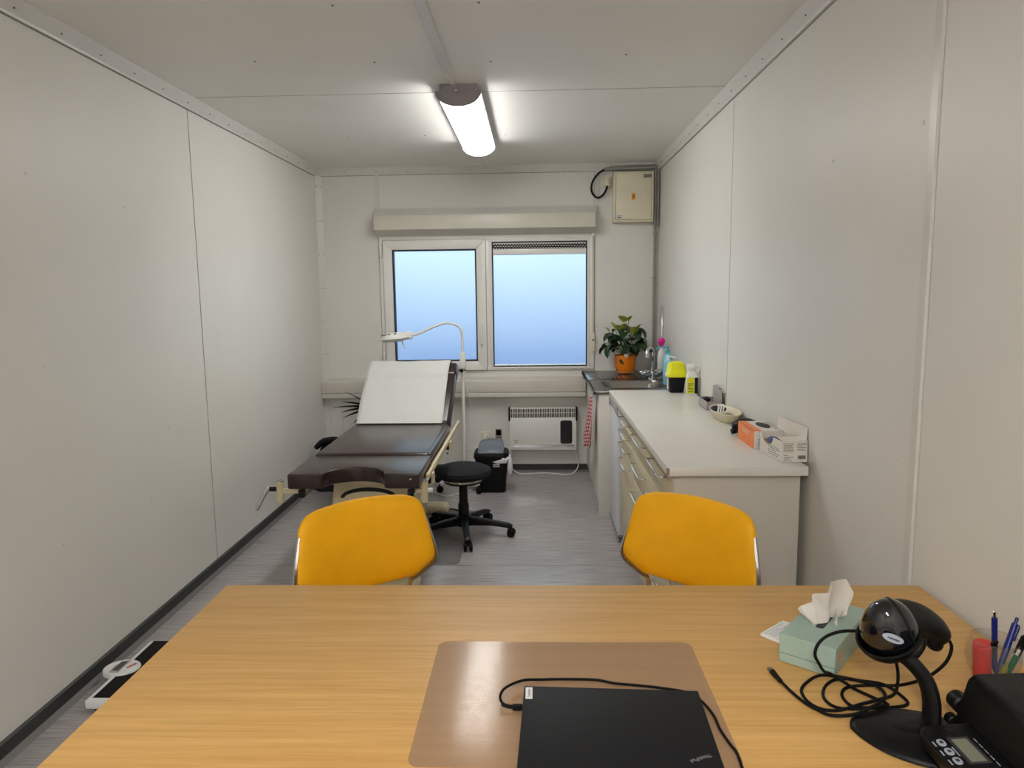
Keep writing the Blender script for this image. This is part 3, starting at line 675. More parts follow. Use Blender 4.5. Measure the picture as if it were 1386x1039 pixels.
bm = B(); tube(bm, [(0.4195, 4.83, 0.805), (0.400, 4.83, 0.80), (0.386, 4.83, 0.795), (0.379, 4.83, 0.808)], 0.003, 6); out('hook', bm, M_chrome, t)

# ---------------------------------------------------------------- counter, fridge, drawer units
CT, CF, CB = 0.872, 0.505, 0.972
t = thing('countertop', 'long white laminate countertop along right wall', 'countertop', (0.72, 3.55, 0.84))
bm = B(); bx(bm, 0.474, 0.977, 2.52, 4.53, 0.838, CT, 0.003); top_ = out('worktop', bm, M_lam, t)
bm = B(); bx(bm, 0.4735, 0.482, 2.5192, 2.535, 0.840, 0.869, 0.001); out('chipped_corner', bm, M_edgeworn, top_)
bm = B(); bx(bm, 0.509, 0.968, 2.572, 2.59, 0.0, 0.838, 0.001)
t2 = solo('counter_end_panel', bm, M_panel, 'plain white end panel carrying near end of the countertop', 'panel')
def drawer_unit(y0, y1, fronts, label, handles):
    t = thing('drawer_unit', label, 'drawer unit', (0.74, (y0+y1)/2, 0), group='cream drawer units under the counter')
    bm = B(); bx(bm, CF+0.018, CB, y0, y1, 0.10, 0.836, 0.001); bx(bm, CF+0.05, CB, y0, y1, 0.0, 0.10); out('carcass', bm, M_cab, t)
    for (z0, z1) in fronts:
        bm = B(); bx(bm, CF, CF+0.0175, y0+0.003, y1-0.003, z0+0.0025, z1-0.0025, 0.003)
        d = out('drawer', bm, M_cab, t)
        hz = z1-0.04; a, b_ = y0+0.10, y1-0.10
        bm = B(); tube(bm, [(CF+0.002, a, hz), (CF-0.020, a, hz), (CF-0.030, a+0.004, hz), (CF-0.034, a+0.016, hz), (CF-0.034, b_-0.016, hz), (CF-0.030, b_-0.004, hz), (CF-0.020, b_, hz), (CF+0.002, b_, hz)], 0.0036, 8, smooth=False); out('handle', bm, M_chrome, d)
five = [(0.10+k*0.146, 0.10+(k+1)*0.146) for k in range(5)]
drawer_unit(2.592, 3.10, five, 'cream unit of five drawers at near end of counter', 1)
drawer_unit(3.102, 3.61, five, 'cream unit of five drawers, middle of the three units', 1)
drawer_unit(3.612, 4.12, [(0.10, 0.592), (0.592, 0.684), (0.684, 0.757), (0.757, 0.830)], 'cream unit with deep lower front next to the small fridge', 1)
t = thing('under_counter_fridge', 'small white refrigerator under the counter beside sink cabinet', 'fridge', (0.74, 4.38, 0))
bm = B(); bx(bm, 0.535, CB, 4.14, 4.60, 0.03, 0.832, 0.006); out('fridge_body', bm, M_fridge, t)
bm = B(); bx(bm, 0.487, 0.533, 4.14, 4.60, 0.045, 0.828, 0.012); dr = out('door', bm, M_fridge, t)
bm = B(); prism(bm, [(4.15, 0.826), (4.15, 0.77), (4.3, 0.79), (4.5, 0.79), (4.59, 0.77), (4.59, 0.826)], 'x', 0.478, 0.489, 0.003); out('handle', bm, M_greycard, dr)
for y in (4.17, 4.565):
    bm = B(); lathe(bm, [(0.018, 0), (0.018, 0.012), (0.012, 0.012), (0.012, 0.032)], (0.555, y, 0), 12); out('foot', bm, M_black, t)
bm = B(); bx(bm, 0.484, 0.53, 4.145, 4.595, 0.034, 0.046); out('door_trim', bm, M_chrome, t)

# ---------------------------------------------------------------- things on sink and counter
def leaf(bm, base, yaw, pitch, length, width, droop, heart=True, twist=0.0, nseg=8):
    base = Vector(base); d = Vector((math.cos(yaw)*math.cos(pitch), math.sin(yaw)*math.cos(pitch), math.sin(pitch)))
    side = Vector((-math.sin(yaw), math.cos(yaw), 0)); up = side.cross(d)*-1
    rows = []
    p = base.copy(); a = pitch
    for i in range(nseg+1):
        s = i/nseg
        w = width/2*(math.sin(PI*min(1, s*0.93+0.07))**0.75*(1.15-0.55*s) if heart else (1-s)**0.8*min(1, 0.4+s*4))
        dd = Vector((math.cos(yaw)*math.cos(a), math.sin(yaw)*math.cos(a), math.sin(a))); nn = Vector((-math.cos(yaw)*math.sin(a), -math.sin(yaw)*math.sin(a), math.cos(a)))
        sd = side*math.cos(twist)+nn*math.sin(twist)
        rows.append([bm.verts.new(p+sd*w*k+nn*(0.25*w*abs(k))) for k in (-1, -0.5, 0, 0.5, 1)])
        p = p+dd*length/nseg; a -= droop/nseg
    for r0, r1 in zip(rows, rows[1:]):
        for k in range(4): bm.faces.new((r0[k], r0[k+1], r1[k+1], r1[k]))
t = thing('potted_anthurium', 'leafy plant with pale green flowers in orange pot on drainboard', 'plant', (0.712, 5.62, 0.853))
px_, py_, pz_ = 0.712, 5.62, 0.853
bm = B(); lathe(bm, [(0.045, 0), (0.055, 0.004), (0.072, 0.03), (0.081, 0.07), (0.084, 0.145), (0.079, 0.147), (0.076, 0.12), (0.01, 0.118)], (px_, py_, pz_), 32); pot = out('pot', bm, M_orangep, t)
bm = B(); lathe(bm, [(0.075, 0.118), (0.05, 0.13), (0.001, 0.132)], (px_, py_, pz_), 20); out('soil', bm, M_soil, t)
bm = B()
for k in range(16):
    a = 2*PI*k/16; ell(bm, (px_+0.062*math.cos(a), py_+0.062*math.sin(a), pz_+0.012), (0.006, 0.006, 0.004), None, 8, 6)
out('pot_feet', bm, M_socket, pot)
bm = B(); pa = -2.05
for i in range(6):
    a0 = pa+0.12*i-0.3
prism(bm, [(-0.018, 0.012), (-0.004, 0.022), (0.012, 0.004), (0.022, -0.026), (0.008, -0.018), (-0.010, -0.010)], 'z', 0, 0.003, M=facing((px_+0.0815*math.cos(pa), py_+0.0815*math.sin(pa), pz_+0.10), (math.cos(pa), math.sin(pa), 0))); out('leaf_emblem', bm, M_leaf, pot)
bm = B(); cyl(bm, (px_+0.0, py_-0.078, pz_+0.15), (px_+0.0, py_-0.084, pz_+0.152), 0.017, n=14); out('plant_tag', bm, M_card, t)
rnd = random.Random(11)
for k in range(30):
    a = 2*PI*k/30*2.4+rnd.uniform(-0.25, 0.25); tier = k/30
    h = 0.17+0.17*tier+rnd.uniform(-0.02, 0.02); r = 0.035+0.075*(1-tier)*rnd.uniform(0.7, 1.2)
    b0 = Vector((px_+r*math.cos(a), py_+0.75*r*math.sin(a), pz_+h))
    bm = B(); leaf(bm, b0, a, 0.5+0.3*tier, rnd.uniform(0.12, 0.155), rnd.uniform(0.09, 0.12), rnd.uniform(1.9, 2.8), twist=rnd.uniform(-0.3, 0.3))
    o = out('leaf', bm, M_leaf, t, ang=180)
    bm = B(); tube(bm, [(px_+0.02*math.cos(a), py_+0.02*math.sin(a), pz_+0.12), (px_+0.4*r*math.cos(a), py_+0.4*r*math.sin(a), pz_+0.12+(h-0.12)*0.6), tuple(b0)], 0.0022, 5, 4); out('leaf_stem', bm, M_stem, o)
for (dx, dy, dz, a, l, w) in ((-0.015, -0.02, 0.405, -2.4, 0.075, 0.10), (0.025, 0.0, 0.415, -0.9, 0.055, 0.05), (-0.055, -0.03, 0.345, -2.2, 0.06, 0.08), (-0.02, -0.05, 0.355, -1.4, 0.06, 0.06), (0.06, -0.05, 0.315, -1.5, 0.085, 0.085), (0.085, -0.04, 0.345, -0.6, 0.07, 0.06), (-0.13, -0.02, 0.33, -2.8, 0.055, 0.05), (-0.15, -0.03, 0.29, 3.3, 0.05, 0.03), (-0.09, 0.0, 0.37, 2.2, 0.05, 0.04)):
    q = Vector((px_+dx, py_+dy, pz_+dz)); bm = B(); leaf(bm, q, a, 1.05, l, w, 0.6); o = out('spathe', bm, M_spathe, t, ang=180)
    bm = B(); tube(bm, [(px_, py_, pz_+0.125), (px_+dx*0.4, py_+dy*0.4, pz_+dz*0.65), tuple(q)], 0.002, 5, 4); out('flower_stem', bm, M_stem, o)

t = thing('pink_capped_bottle', 'slim white bottle with magenta cap behind the blue soap bottles', 'bottle', (0.945, 5.30, 0.85))
bm = B(); lathe(bm, [(0.026, 0), (0.028, 0.006), (0.028, 0.16), (0.022, 0.20), (0.013, 0.215), (0.013, 0.235)], (0.938, 5.30, 0.852), 20); out('bottle_body', bm, M_white, t)
bm = B(); lathe(bm, [(0.015, 0.232), (0.016, 0.25), (0.026, 0.266), (0.026, 0.288), (0.016, 0.30)], (0.938, 5.30, 0.852), 18); out('cap', bm, M_mag, t)
t = thing('teal_pump_bottle', 'blue soap bottle with teal pump and left-pointing spout', 'bottle', (0.95, 5.10, 0.85), group='blue soap bottles')
bm = B(); lathe(bm, [(0.03, 0), (0.033, 0.006), (0.033, 0.17), (0.02, 0.195), (0.012, 0.2)], (0.952, 5.12, 0.852), 20); out('bottle_body', bm, M_blueb, t)
bm = B(); lathe(bm, [(0.012, 0.198), (0.016, 0.2), (0.016, 0.222), (0.006, 0.224), (0.006, 0.245)], (0.952, 5.12, 0.852), 14); tube(bm, [(0.962, 5.12, 1.099), (0.92, 5.11, 1.099), (0.885, 5.10, 1.096), (0.868, 5.096, 1.085)], 0.0055, 8); out('pump', bm, M_teal, t)
t = thing('blue_pump_bottle', 'light blue soap bottle with flat white top beside the yellow-lidded bin', 'bottle', (0.925, 4.9, 0.85), group='blue soap bottles')
bm = B(); lathe(bm, [(0.03, 0), (0.034, 0.006), (0.036, 0.15), (0.034, 0.165), (0.012, 0.172)], (0.922, 4.93, 0.852), 20); out('bottle_body', bm, M_blueb, t)
bm = B(); lathe(bm, [(0.014, 0.17), (0.014, 0.182), (0.005, 0.184), (0.005, 0.194)], (0.922, 4.93, 0.852), 14); tube(bm, [(0.912, 4.935, 1.046), (0.937, 4.925, 1.046), (0.967, 4.91, 1.040)], 0.005, 8); out('pump', bm, M_white, t)
t = thing('sharps_container', 'black sharps container with domed yellow lid on counter end', 'container', (0.875, 4.43, CT))
def taper(bm, cx, cy, levels, r=0.012):
    rings = []
    for (w, d, z) in levels: rings.append([bm.verts.new((x, y, z)) for x, y in rrect(cx-w/2, cx+w/2, cy-d/2, cy+d/2, min(r, w*0.3), 4)])
    ring_join(bm, rings)
bm = B(); taper(bm, 0.877, 4.43, [(0.078, 0.078, CT), (0.084, 0.084, CT+0.004), (0.105, 0.105, CT+0.105)]); out('bin_body', bm, M_black, t)
bm = B(); taper(bm, 0.877, 4.43, [(0.118, 0.118, CT+0.098), (0.124, 0.124, CT+0.104), (0.122, 0.122, CT+0.118), (0.112, 0.112, CT+0.124), (0.100, 0.100, CT+0.165), (0.088, 0.088, CT+0.184), (0.05, 0.05, CT+0.192)], 0.02); lid_ = out('lid', bm, M_yel, t)
bm = B(); bx(bm, 0.814, 0.818, 4.40, 4.46, CT+0.099, CT+0.12, 0.001); out('lid_label', bm, M_card, t)
bm = B(); bx(bm, 0.826, 0.8275, 4.41, 4.45, CT+0.02, CT+0.09, M=Matrix.Identity(4)); out('body_label', bm, M_card, t)
t = thing('spray_bottle', 'white bottle with yellow front label and black side next to sharps container', 'bottle', (0.95, 4.32, CT))
bm = B(); taper(bm, 0.951, 4.325, [(0.062, 0.05, CT), (0.066, 0.054, CT+0.004), (0.066, 0.054, CT+0.11), (0.05, 0.04, CT+0.135), (0.034, 0.03, CT+0.15)], 0.014); out('bottle_body', bm, M_white, t)
bm = B(); taper(bm, 0.947, 4.325, [(0.036, 0.034, CT+0.149), (0.05, 0.036, CT+0.155), (0.052, 0.036, CT+0.178), (0.036, 0.03, CT+0.185)], 0.01); tube(bm, [(0.97, 4.32, CT+0.17), (0.982, 4.315, CT+0.16), (0.986, 4.31, CT+0.135)], 0.006, 8); out('spray_head', bm, M_white, t)
bm = B(); bx(bm, 0.9185, 0.961, 4.2966, 4.2982, CT+0.008, CT+0.105); lb = out('front_label', bm, M_yel, t)
bm = B(); lines_of_print(bm, facing((0.940, 4.2964, CT+0.045), (0, -1, 0)), 0.032, 0.06, 6, 0.004, 8, 0.6); out('printed_text', bm, M_ink, lb, kind='stuff')
bm = B(); bx(bm, 0.964, 0.9835, 4.2966, 4.2982, CT+0.008, CT+0.105); out('side_label', bm, M_black, t)

t = thing('kidney_dish', 'oval cream dish holding black tools on the counter', 'dish', (0.925, 3.46, CT))
bm = B(); lathe(bm, [(0.60, 0), (0.66, 0.002), (0.93, 0.038), (1.0, 0.046), (1.02, 0.048), (1.0, 0.05), (0.90, 0.04), (0.62, 0.006), (0.01, 0.006)], (0.925, 3.46, CT), 36, sx=0.065, sy=0.165); out('dish_body', bm, M_dish, t)
bm = B(); ell(bm, (0.91, 3.52, CT+0.046), (0.036, 0.055, 0.014)); solo('black_tool', bm, M_black, 'small black instrument lying in the cream dish', 'tool')
bm = B()
for k in range(3): tube(bm, [(0.885+k*0.012, 3.44, CT+0.036), (0.90+k*0.012, 3.48, CT+0.063), (0.91+k*0.012, 3.54, CT+0.062)], 0.004, 6)
solo('white_swabs', bm, M_white, 'white sticks lying over the black instrument in the dish', 'swabs')
bm = B()
x0, x1, y0, y1, z0, z1 = 0.905, 0.985, 3.74, 3.93, CT, CT+0.045
for a in ((x0, x1, y0, y1, z0, z0+0.002), (x0, x0+0.002, y0, y1, z0, z1), (x1-0.002, x1, y0, y1, z0, z1), (x0, x1, y0, y0+0.002, z0, z1), (x0, x1, y1-0.002, y1, z0, z1)): bx(bm, *a)
t = thing('grey_card_box', 'small open grey cardboard box with raised flap behind the dish', 'box', (0.945, 3.83, CT))
out('tray', bm, M_greycard, t)
bm = B(); prism(bm, [(3.74, z1), (3.745, z1+0.07), (3.79, z1+0.055), (3.85, z1+0.078), (3.93, z1+0.06), (3.93, z1)], 'x', x1-0.004, x1-0.002, M=Matrix.Identity(4)); out('flap', bm, M_greycard, t)
bm = B(); ell(bm, (0.93, 3.86, CT+0.04), (0.022, 0.03, 0.016)); solo('black_lump', bm, M_black, 'small black lump inside the open grey cardboard box', 'cap')
bm = B(); ell(bm, (0.92, 3.10, CT+0.036), (0.06, 0.045, 0.036), None, 24, 14); cyl(bm, (0.858, 3.09, CT+0.016), (0.90, 3.10, CT+0.024), 0.013, n=12)
solo('black_item', bm, M_black, 'rounded black item lying behind the orange glove box', 'gadget')

t = thing('orange_glove_box', 'orange and white glove box with oval opening on counter', 'box', (0.926, 2.92, CT), group='glove boxes on the counter')
gx0, gx1, gy0, gy1, gz1 = 0.868, 0.988, 2.812, 3.03, CT+0.074
bm = B(); bx(bm, gx0+0.001, gx1, gy0, gy1, CT+0.0005, gz1-0.001, 0.0015, 1); gb = out('carton', bm, M_card, t)
bm = B(); bx(bm, gx0, gx0+0.002, gy0+0.0005, gy1-0.0005, CT+0.001, gz1); bx(bm, gx0, gx0+0.03, gy0+0.0005, gy1-0.0005, gz1-0.002, gz1+0.0003); out('orange_side', bm, M_orangeb, t)
bm = B(); lathe(bm, [(1, 0), (1, 0.001)], (0.940, 2.93, gz1-0.0005), 24, sx=0.024, sy=0.062); out('opening', bm, M_black, t)
bm = B(); lines_of_print(bm, facing((0.90, gy0-0.0003, CT+0.025), (0, -1, 0)), 0.03, 0.034, 5, 0.0022, 9); prism(bm, [(-0.009, -0.007), (0.009, -0.007), (0, 0.009)], 'z', 0, 0.0004, M=facing((0.90, gy0-0.0003, CT+0.056), (0, -1, 0))); out('printed_text', bm, M_ink, gb, kind='stuff')
bm = B(); lines_of_print(bm, facing((gx0-0.0003, 2.92, CT+0.052), (-1, 0, 0)), 0.1, 0.02, 2, 0.003, 10); out('printed_text', bm, M_card, gb, kind='stuff')
bm = B(); lines_of_print(bm, facing((0.972, 2.92, gz1+0.0002), (0, 0, 1), (1, 0, 0)), 0.16, 0.02, 2, 0.0025, 12); out('printed_text', bm, M_ink, gb, kind='stuff')
t = thing('white_glove_box', 'open white glove box with raised flap at counter end', 'box', (0.94, 2.68, CT), rz=0.1, group='glove boxes on the counter')
def openbox():
    X0, X1, Y0, Y1, Z0, Z1, k = -0.050, 0.046, -0.098, 0.098, 0.0005, 0.079, 0.0015
    bm = B(); bx(bm, X0, X1, Y0, Y1, Z0, Z0+k); bx(bm, X1-k, X1, Y0, Y1, Z0, Z1); bx(bm, X0, X1, Y0, Y0+k, Z0, Z1); bx(bm, X0, X1, Y1-k, Y1, Z0, Z1)
    notch = [(Y0, Z0), (Y1, Z0), (Y1, Z1)]+[(0.03+0.05*math.cos(a), Z1-0.035*math.sin(a)) for a in [PI*q/10 for q in range(11)]]+[(Y0, Z1)]
    prism(bm, notch, 'x', X0, X0+k); c = out('carton', bm, M_card, t, local=True)
    bm = B(); prism(bm, [(X1-k, Z1), (X1+0.0025, Z1+0.048), (X1+0.004, Z1+0.048), (X1, Z1)], 'y', Y0+0.01, Y1+0.06); out('flap', bm, M_card, t, local=True)
    bm = B(); prism(bm, [(Y0+0.001, Z1), (Y0+0.055, Z1+0.006), (Y0+0.055, Z1+0.0075), (Y0, Z1+0.0015)], 'x', X0+0.003, X1-0.003); out('front_flap', bm, M_card, t, local=True)
    bm = B(); bx(bm, X0+0.003, X1-0.003, Y0+0.003, Y1-0.003, Z0+0.004, Z1-0.028); out('inside', bm, M_cardin, t, local=True)
    bm = B(); ell(bm, (-0.024, 0.03, Z1-0.026), (0.022, 0.044, 0.018)); out('gloves', bm, M_glove, t, local=True)
    bm = B(); lines_of_print(bm, facing((-0.026, Y0-0.0003, 0.056), (0, -1, 0)), 0.036, 0.034, 7, 0.0018, 13); lines_of_print(bm, facing((0.024, Y0-0.0003, 0.058), (0, -1, 0)), 0.034, 0.03, 6, 0.0018, 14)
    lines_of_print(bm, facing((-0.024, Y0-0.0003, 0.018), (0, -1, 0)), 0.036, 0.026, 4, 0.002, 15, 0.2)
    for q in range(14): bx(bm, 0.010+q*0.0021, 0.010+q*0.0021+(0.0014 if q % 3 else 0.0008), Y0-0.0005, Y0, 0.012, 0.026)
    lines_of_print(bm, facing((X0-0.0003, -0.03, 0.03), (-1, 0, 0)), 0.1, 0.04, 5, 0.002, 16, 0.5)
    out('printed_text', bm, M_ink, c, local=True, kind='stuff')
openbox()

# ---------------------------------------------------------------- exam couch
t = thing('exam_couch', 'dark brown padded examination couch with raised backrest by left wall', 'couch', (-0.85, 4.1, 0))
X0, X1 = -1.158, -0.540
bm = B(); xm = (X0+X1)/2; nr = 0.142
poly = [(X0, 3.20), (xm-nr-0.03, 3.20), (xm-nr-0.012, 3.206)]+[(xm-nr*math.cos(a), 3.215+0.115*math.sin(a)) for a in [PI*q/14 for q in range(15)]]+[(xm+nr+0.012, 3.206), (xm+nr+0.03, 3.20), (X1, 3.20), (X1, 3.575), (X0, 3.575)]
prism(bm, poly, 'z', 0.604, 0.675, 0.018, 4); front_c = out('foot_cushion', bm, M_leather, t, ang=60)
bm = B(); bx(bm, X0+0.003, X1-0.003, 3.58, 4.45, 0.602, 0.684, 0.028, 4); out('seat_cushion', bm, M_leather, t, ang=60)
by0, bz0, by1, bz1 = 4.475, 0.648, 5.02, 0.980
bl = math.hypot(by1-by0, bz1-bz0); ba = math.atan2(bz1-bz0, by1-by0)
Mb = Matrix.Translation((0, by0, bz0)) @ Matrix.Rotation(ba, 4, 'X')
bm = B(); bx(bm, X0+0.003, X1-0.003, 0, bl, -0.035, 0.045, 0.028, 4, M=Mb); backc = out('back_cushion', bm, M_leather, t, ang=60)
bm = B(); bx(bm, X0+0.01, X1+0.0005, bl-0.15, bl+0.006, -0.038, 0.0475, 0.03, 4, M=Mb); out('head_cover', bm, M_leather, backc, ang=60)
bm = B(); bx(bm, X1+0.006, X1+0.022, 3.36, 4.82, 0.604, 0.632, 0.003); bx(bm, X0-0.022, X0-0.006, 3.36, 4.82, 0.604, 0.632, 0.003)
for y in (3.45, 4.2): bx(bm, X0-0.02, X1+0.02, y, y+0.05, 0.556, 0.601, 0.003)
bx(bm, X1+0.004, X1+0.03, 3.45, 3.5, 0.56, 0.61); bx(bm, X0-0.03, X0-0.004, 3.45, 3.5, 0.56, 0.61); bx(bm, X1+0.004, X1+0.03, 4.2, 4.25, 0.56, 0.61); bx(bm, X0-0.03, X0-0.004, 4.2, 4.25, 0.56, 0.61)
out('side_rails', bm, M_cream, t)
bm = B(); bx(bm, X0+0.05, X1-0.05, 0.02, bl-0.06, -0.062, -0.036, 0.004, M=Mb); out('back_frame', bm, M_cream, t)
bm = B(); tube(bm, [(-0.64, 4.60, 0.55), (-0.64, 4.80, 0.73)], 0.014, 10, smooth=False); cyl(bm, (-0.505, 3.95, 0.605), (-0.495, 3.95, 0.605), 0.012); out('gas_strut', bm, M_greypipe, t)
bm = B(); prism(bm, [(-1.06, 0.548), (-0.66, 0.548), (-0.64, 0.40), (-0.66, 0.10), (-1.04, 0.10), (-1.08, 0.40)], 'y', 3.62, 4.12, 0.015); out('column_housing', bm, M_cream, t)
bm = B(); arc = [(xm-0.03+0.15*math.cos(a), 0.44+0.055*math.sin(a)) for a in [PI*q/12 for q in range(13)]]+[(xm-0.03+0.13*math.cos(a), 0.44+0.035*math.sin(a)) for a in [PI-PI*q/12 for q in range(13)]]
prism(bm, arc, 'y', 3.612, 3.622); out('housing_slot', bm, M_black, t)
bm = B(); bx(bm, -1.11, -0.58, 4.52, 4.66, 0.045, 0.112, 0.03, 3); bx(bm, -1.11, -0.58, 3.30, 3.44, 0.045, 0.112, 0.03, 3); bx(bm, -0.96, -0.74, 3.36, 4.60, 0.05, 0.105, 0.01)
out('base_frame', bm, M_cream, t)
for (x, y) in ((-1.07, 4.58), (-0.625, 4.58), (-1.07, 3.37), (-0.625, 3.37)):
    bm = B(); lathe(bm, [(0.022, 0), (0.024, 0.012), (0.012, 0.016), (0.012, 0.05)], (x, y, 0), 12); out('foot', bm, M_black, t)
for x, s in ((-0.530, 1), (-1.222, -1)):
    bm = B(); lathe(bm, [(0.0175, 0), (0.0175, 0.105), (0.012, 0.106), (0.012, 0.09)], (x, 3.28, 0.518), 16); cl = out('stirrup_socket', bm, M_cream, t)
    bm = B(); xa = X1-0.05 if s > 0 else X0+0.05
    bx(bm, min(xa, x), max(xa, x), 3.27, 3.295, 0.563, 0.585, 0.002); bx(bm, min(xa, xa+s*0.02), max(xa, xa+s*0.02), 3.27, 3.50, 0.558, 0.586, 0.002); out('socket_arm', bm, M_cream, t)
    bm = B(); lathe(bm, [(0.0185, 0.103), (0.0185, 0.108), (0.0125, 0.108), (0.0125, 0.103)], (x, 3.28, 0.518), 16); out('socket_rim', bm, M_chrome, cl)
    bm = B(); bx(bm, xa-0.014, xa+0.014, 3.235, 3.265, 0.552, 0.587, 0.002); out('bracket', bm, M_black, t)
bm = B(); cyl(bm, (-1.24, 3.28, 0.583), (-1.275, 3.28, 0.583), 0.011, n=12); out('lever_hub', bm, M_black, t)
bm = B(); ell(bm, (-1.282, 3.278, 0.583), (0.013, 0.013, 0.013), None, 12, 8); tube(bm, [(-1.282, 3.278, 0.585), (-1.305, 3.27, 0.545), (-1.330, 3.26, 0.495)], lambda q: 0.0115-0.004*q, 10); ell(bm, (-1.331, 3.26, 0.493), (0.0095, 0.0095, 0.0095), None, 10, 8); out('clamp_lever', bm, M_alu, t)
bm = B(); cyl(bm, (-0.513, 3.28, 0.575), (-0.490, 3.28, 0.575), 0.012, n=12); out('clamp_knob', bm, M_white, t)
bm = B(); bx(bm, -0.585, -0.575, 3.199, 3.2005, 0.648, 0.652); out('tear', bm, M_card, front_c)

# paper sheet draped from behind the backrest to the seat
def sheet():
    path = []
    def Q(l, h): return Mb @ Vector((0, l, h))
    # from behind the top, over the head end, down the backrest, out on to the seat
    pts = [Q(bl-0.13, -0.046), Q(bl-0.02, -0.047), Q(bl+0.020, -0.012), Q(bl+0.020, 0.024), Q(bl-0.01, 0.052), Q(bl-0.15, 0.056), Q(bl-0.32, 0.050), Q(bl-0.45, 0.050), Q(0.12, 0.052), Q(0.05, 0.060), Q(-0.01, 0.064)]
    pts = [p for p in pts]; pts.append(Vector((0, 4.405, 0.690))); 
    S_ = spline(pts, 9); n = len(S_)-1
    t = thing('paper_sheet', 'white crepe paper sheet draped over raised backrest of couch', 'paper sheet', (-0.86, 4.7, 0.69))
    bm = B(); rnd = random.Random(3)
    def fn(u, v):
        i = min(n, int(round(v*n))); p = S_[i]
        xl = -1.168+0.036*v-0.010*math.sin(v*PI); xr = -0.592+0.004*math.sin(v*9)
        x = xl+(xr-xl)*u
        wv = 0.006*math.sin(v*PI)+(0.0028*math.sin(u*7+v*5)+0.0016*math.sin(u*17-v*9))*math.sin(v*PI)
        vc = 0.465+0.012*(u-0.5); d = v-vc
        wv += 0.011*math.exp(-(d/0.07)**2) if d < 0 else 0.011*math.exp(-(d/0.012)**2)
        return (x, p.y-math.sin(ba)*wv, p.z+math.cos(ba)*wv)
    bm = B(); grid(bm, fn, 20, n, 0.001); out('sheet', bm, M_paper, t, ang=180)
sheet()

# ---------------------------------------------------------------- magnifier lamp
t = thing('magnifier_lamp', 'white magnifying floor lamp on gooseneck behind the couch', 'lamp', (-0.555, 5.42, 0))
lx, ly = -0.552, 5.42
bm = B(); lathe(bm, [(0.032, 0.07), (0.034, 0.075), (0.034, 0.13), (0.02, 0.14)], (lx, ly, 0), 16); out('base_hub', bm, M_white, t)
for k in range(5):
    a = PI*0.86+2*PI*k/5; e = Vector((lx+0.255*math.cos(a), ly+0.255*math.sin(a), 0.065))
    bm = B(); tube(bm, [(lx+0.02*math.cos(a), ly+0.02*math.sin(a), 0.105), tuple((Vector((lx, ly, 0.1))+e)/2+Vector((0, 0, 0.012))), tuple(e)], lambda q: 0.02-0.007*q, 8); lg = out('base_leg', bm, M_white, t)
    bm = B(); cyl(bm, (e.x-0.014*math.sin(a), e.y+0.014*math.cos(a), 0.026), (e.x+0.014*math.sin(a), e.y-0.014*math.cos(a), 0.026), 0.026, n=16, bev=0.004); cyl(bm, (e.x, e.y, 0.03), (e.x, e.y, 0.066), 0.006, n=8); out('caster', bm, M_rubber, lg)
bm = B(); cyl(bm, (lx, ly, 0.13), (lx, ly, 0.93), 0.0125, n=14); out('pole', bm, M_white, t)
bm = B(); bx(bm, lx-0.022, lx+0.022, ly-0.022, ly+0.022, 0.925, 1.045, 0.006); out('joint_block', bm, M_white, t)
bm = B(); cyl(bm, (lx-0.005, ly-0.02, 0.912), (lx-0.005, ly-0.034, 0.912), 0.006, n=8); cyl(bm, (lx-0.005, ly-0.034, 0.912), (lx-0.005, ly-0.05, 0.912), 0.014, n=12); cyl(bm, (lx-0.03, ly, 0.912), (lx+0.02, ly, 0.912), 0.006, n=8); out('clamp_knob', bm, M_rubber, t)
gy = 5.42; bm = B(); tube(bm, [(lx, gy, 1.04), (lx, gy, 1.145), (lx-0.006, gy-0.002, 1.218), (-0.592, gy-0.006, 1.257), (-0.66, gy-0.012, 1.275), (-0.722, gy-0.018, 1.263), (-0.808, gy-0.028, 1.230), (-0.876, gy-0.035, 1.198), (-0.936, gy-0.04, 1.190)], 0.0095, 10); out('gooseneck', bm, M_whitep, t)
hy = gy-0.045
Mh = Matrix.Translation((-1.07, hy, 1.172)) @ Matrix.Rotation(-0.09, 4, 'Y')
bm = B(); lathe(bm, [(0.001, 0.036), (0.05, 0.034), (0.085, 0.024), (0.098, 0.008), (0.098, -0.006), (0.088, -0.018), (0.074, -0.034), (0.066, -0.034), (0.064, -0.02), (0.001, -0.018)], (0, 0, 0), 28, M=Mh); hd = out('lamp_head', bm, M_white, t)
bm = B(); bx(bm, 0.06, 0.148, -0.026, 0.026, -0.028, 0.034, 0.012, 3, M=Mh); out('head_arm', bm, M_white, hd)
bm = B(); lathe(bm, [(0.12, -0.012), (0.122, -0.008), (0.12, -0.004)], (0.002, 0, 0), 28, M=Mh); out('head_rim', bm, M_white, hd)
bm = B(); prism(bm, [(0.055, -0.02), (0.065, -0.02), (0.078, -0.095), (0.072, -0.095)], 'y', -0.012, 0.012, 0.002, M=Mh); out('handle', bm, M_white, hd)
bm = B()
for (x, y) in ((-0.07, -0.05), (-0.045, -0.065), (-0.015, -0.072), (0.03, -0.072)): bx(bm, x-0.009, x+0.009, y-0.01, y+0.01, 0.024, 0.0295, M=Mh)
out('air_slots', bm, M_ink, hd)
t = thing('power_lead', 'thin white cord hanging beside lamp pole to wall socket', 'cord', (-0.55, 5.5, 0))
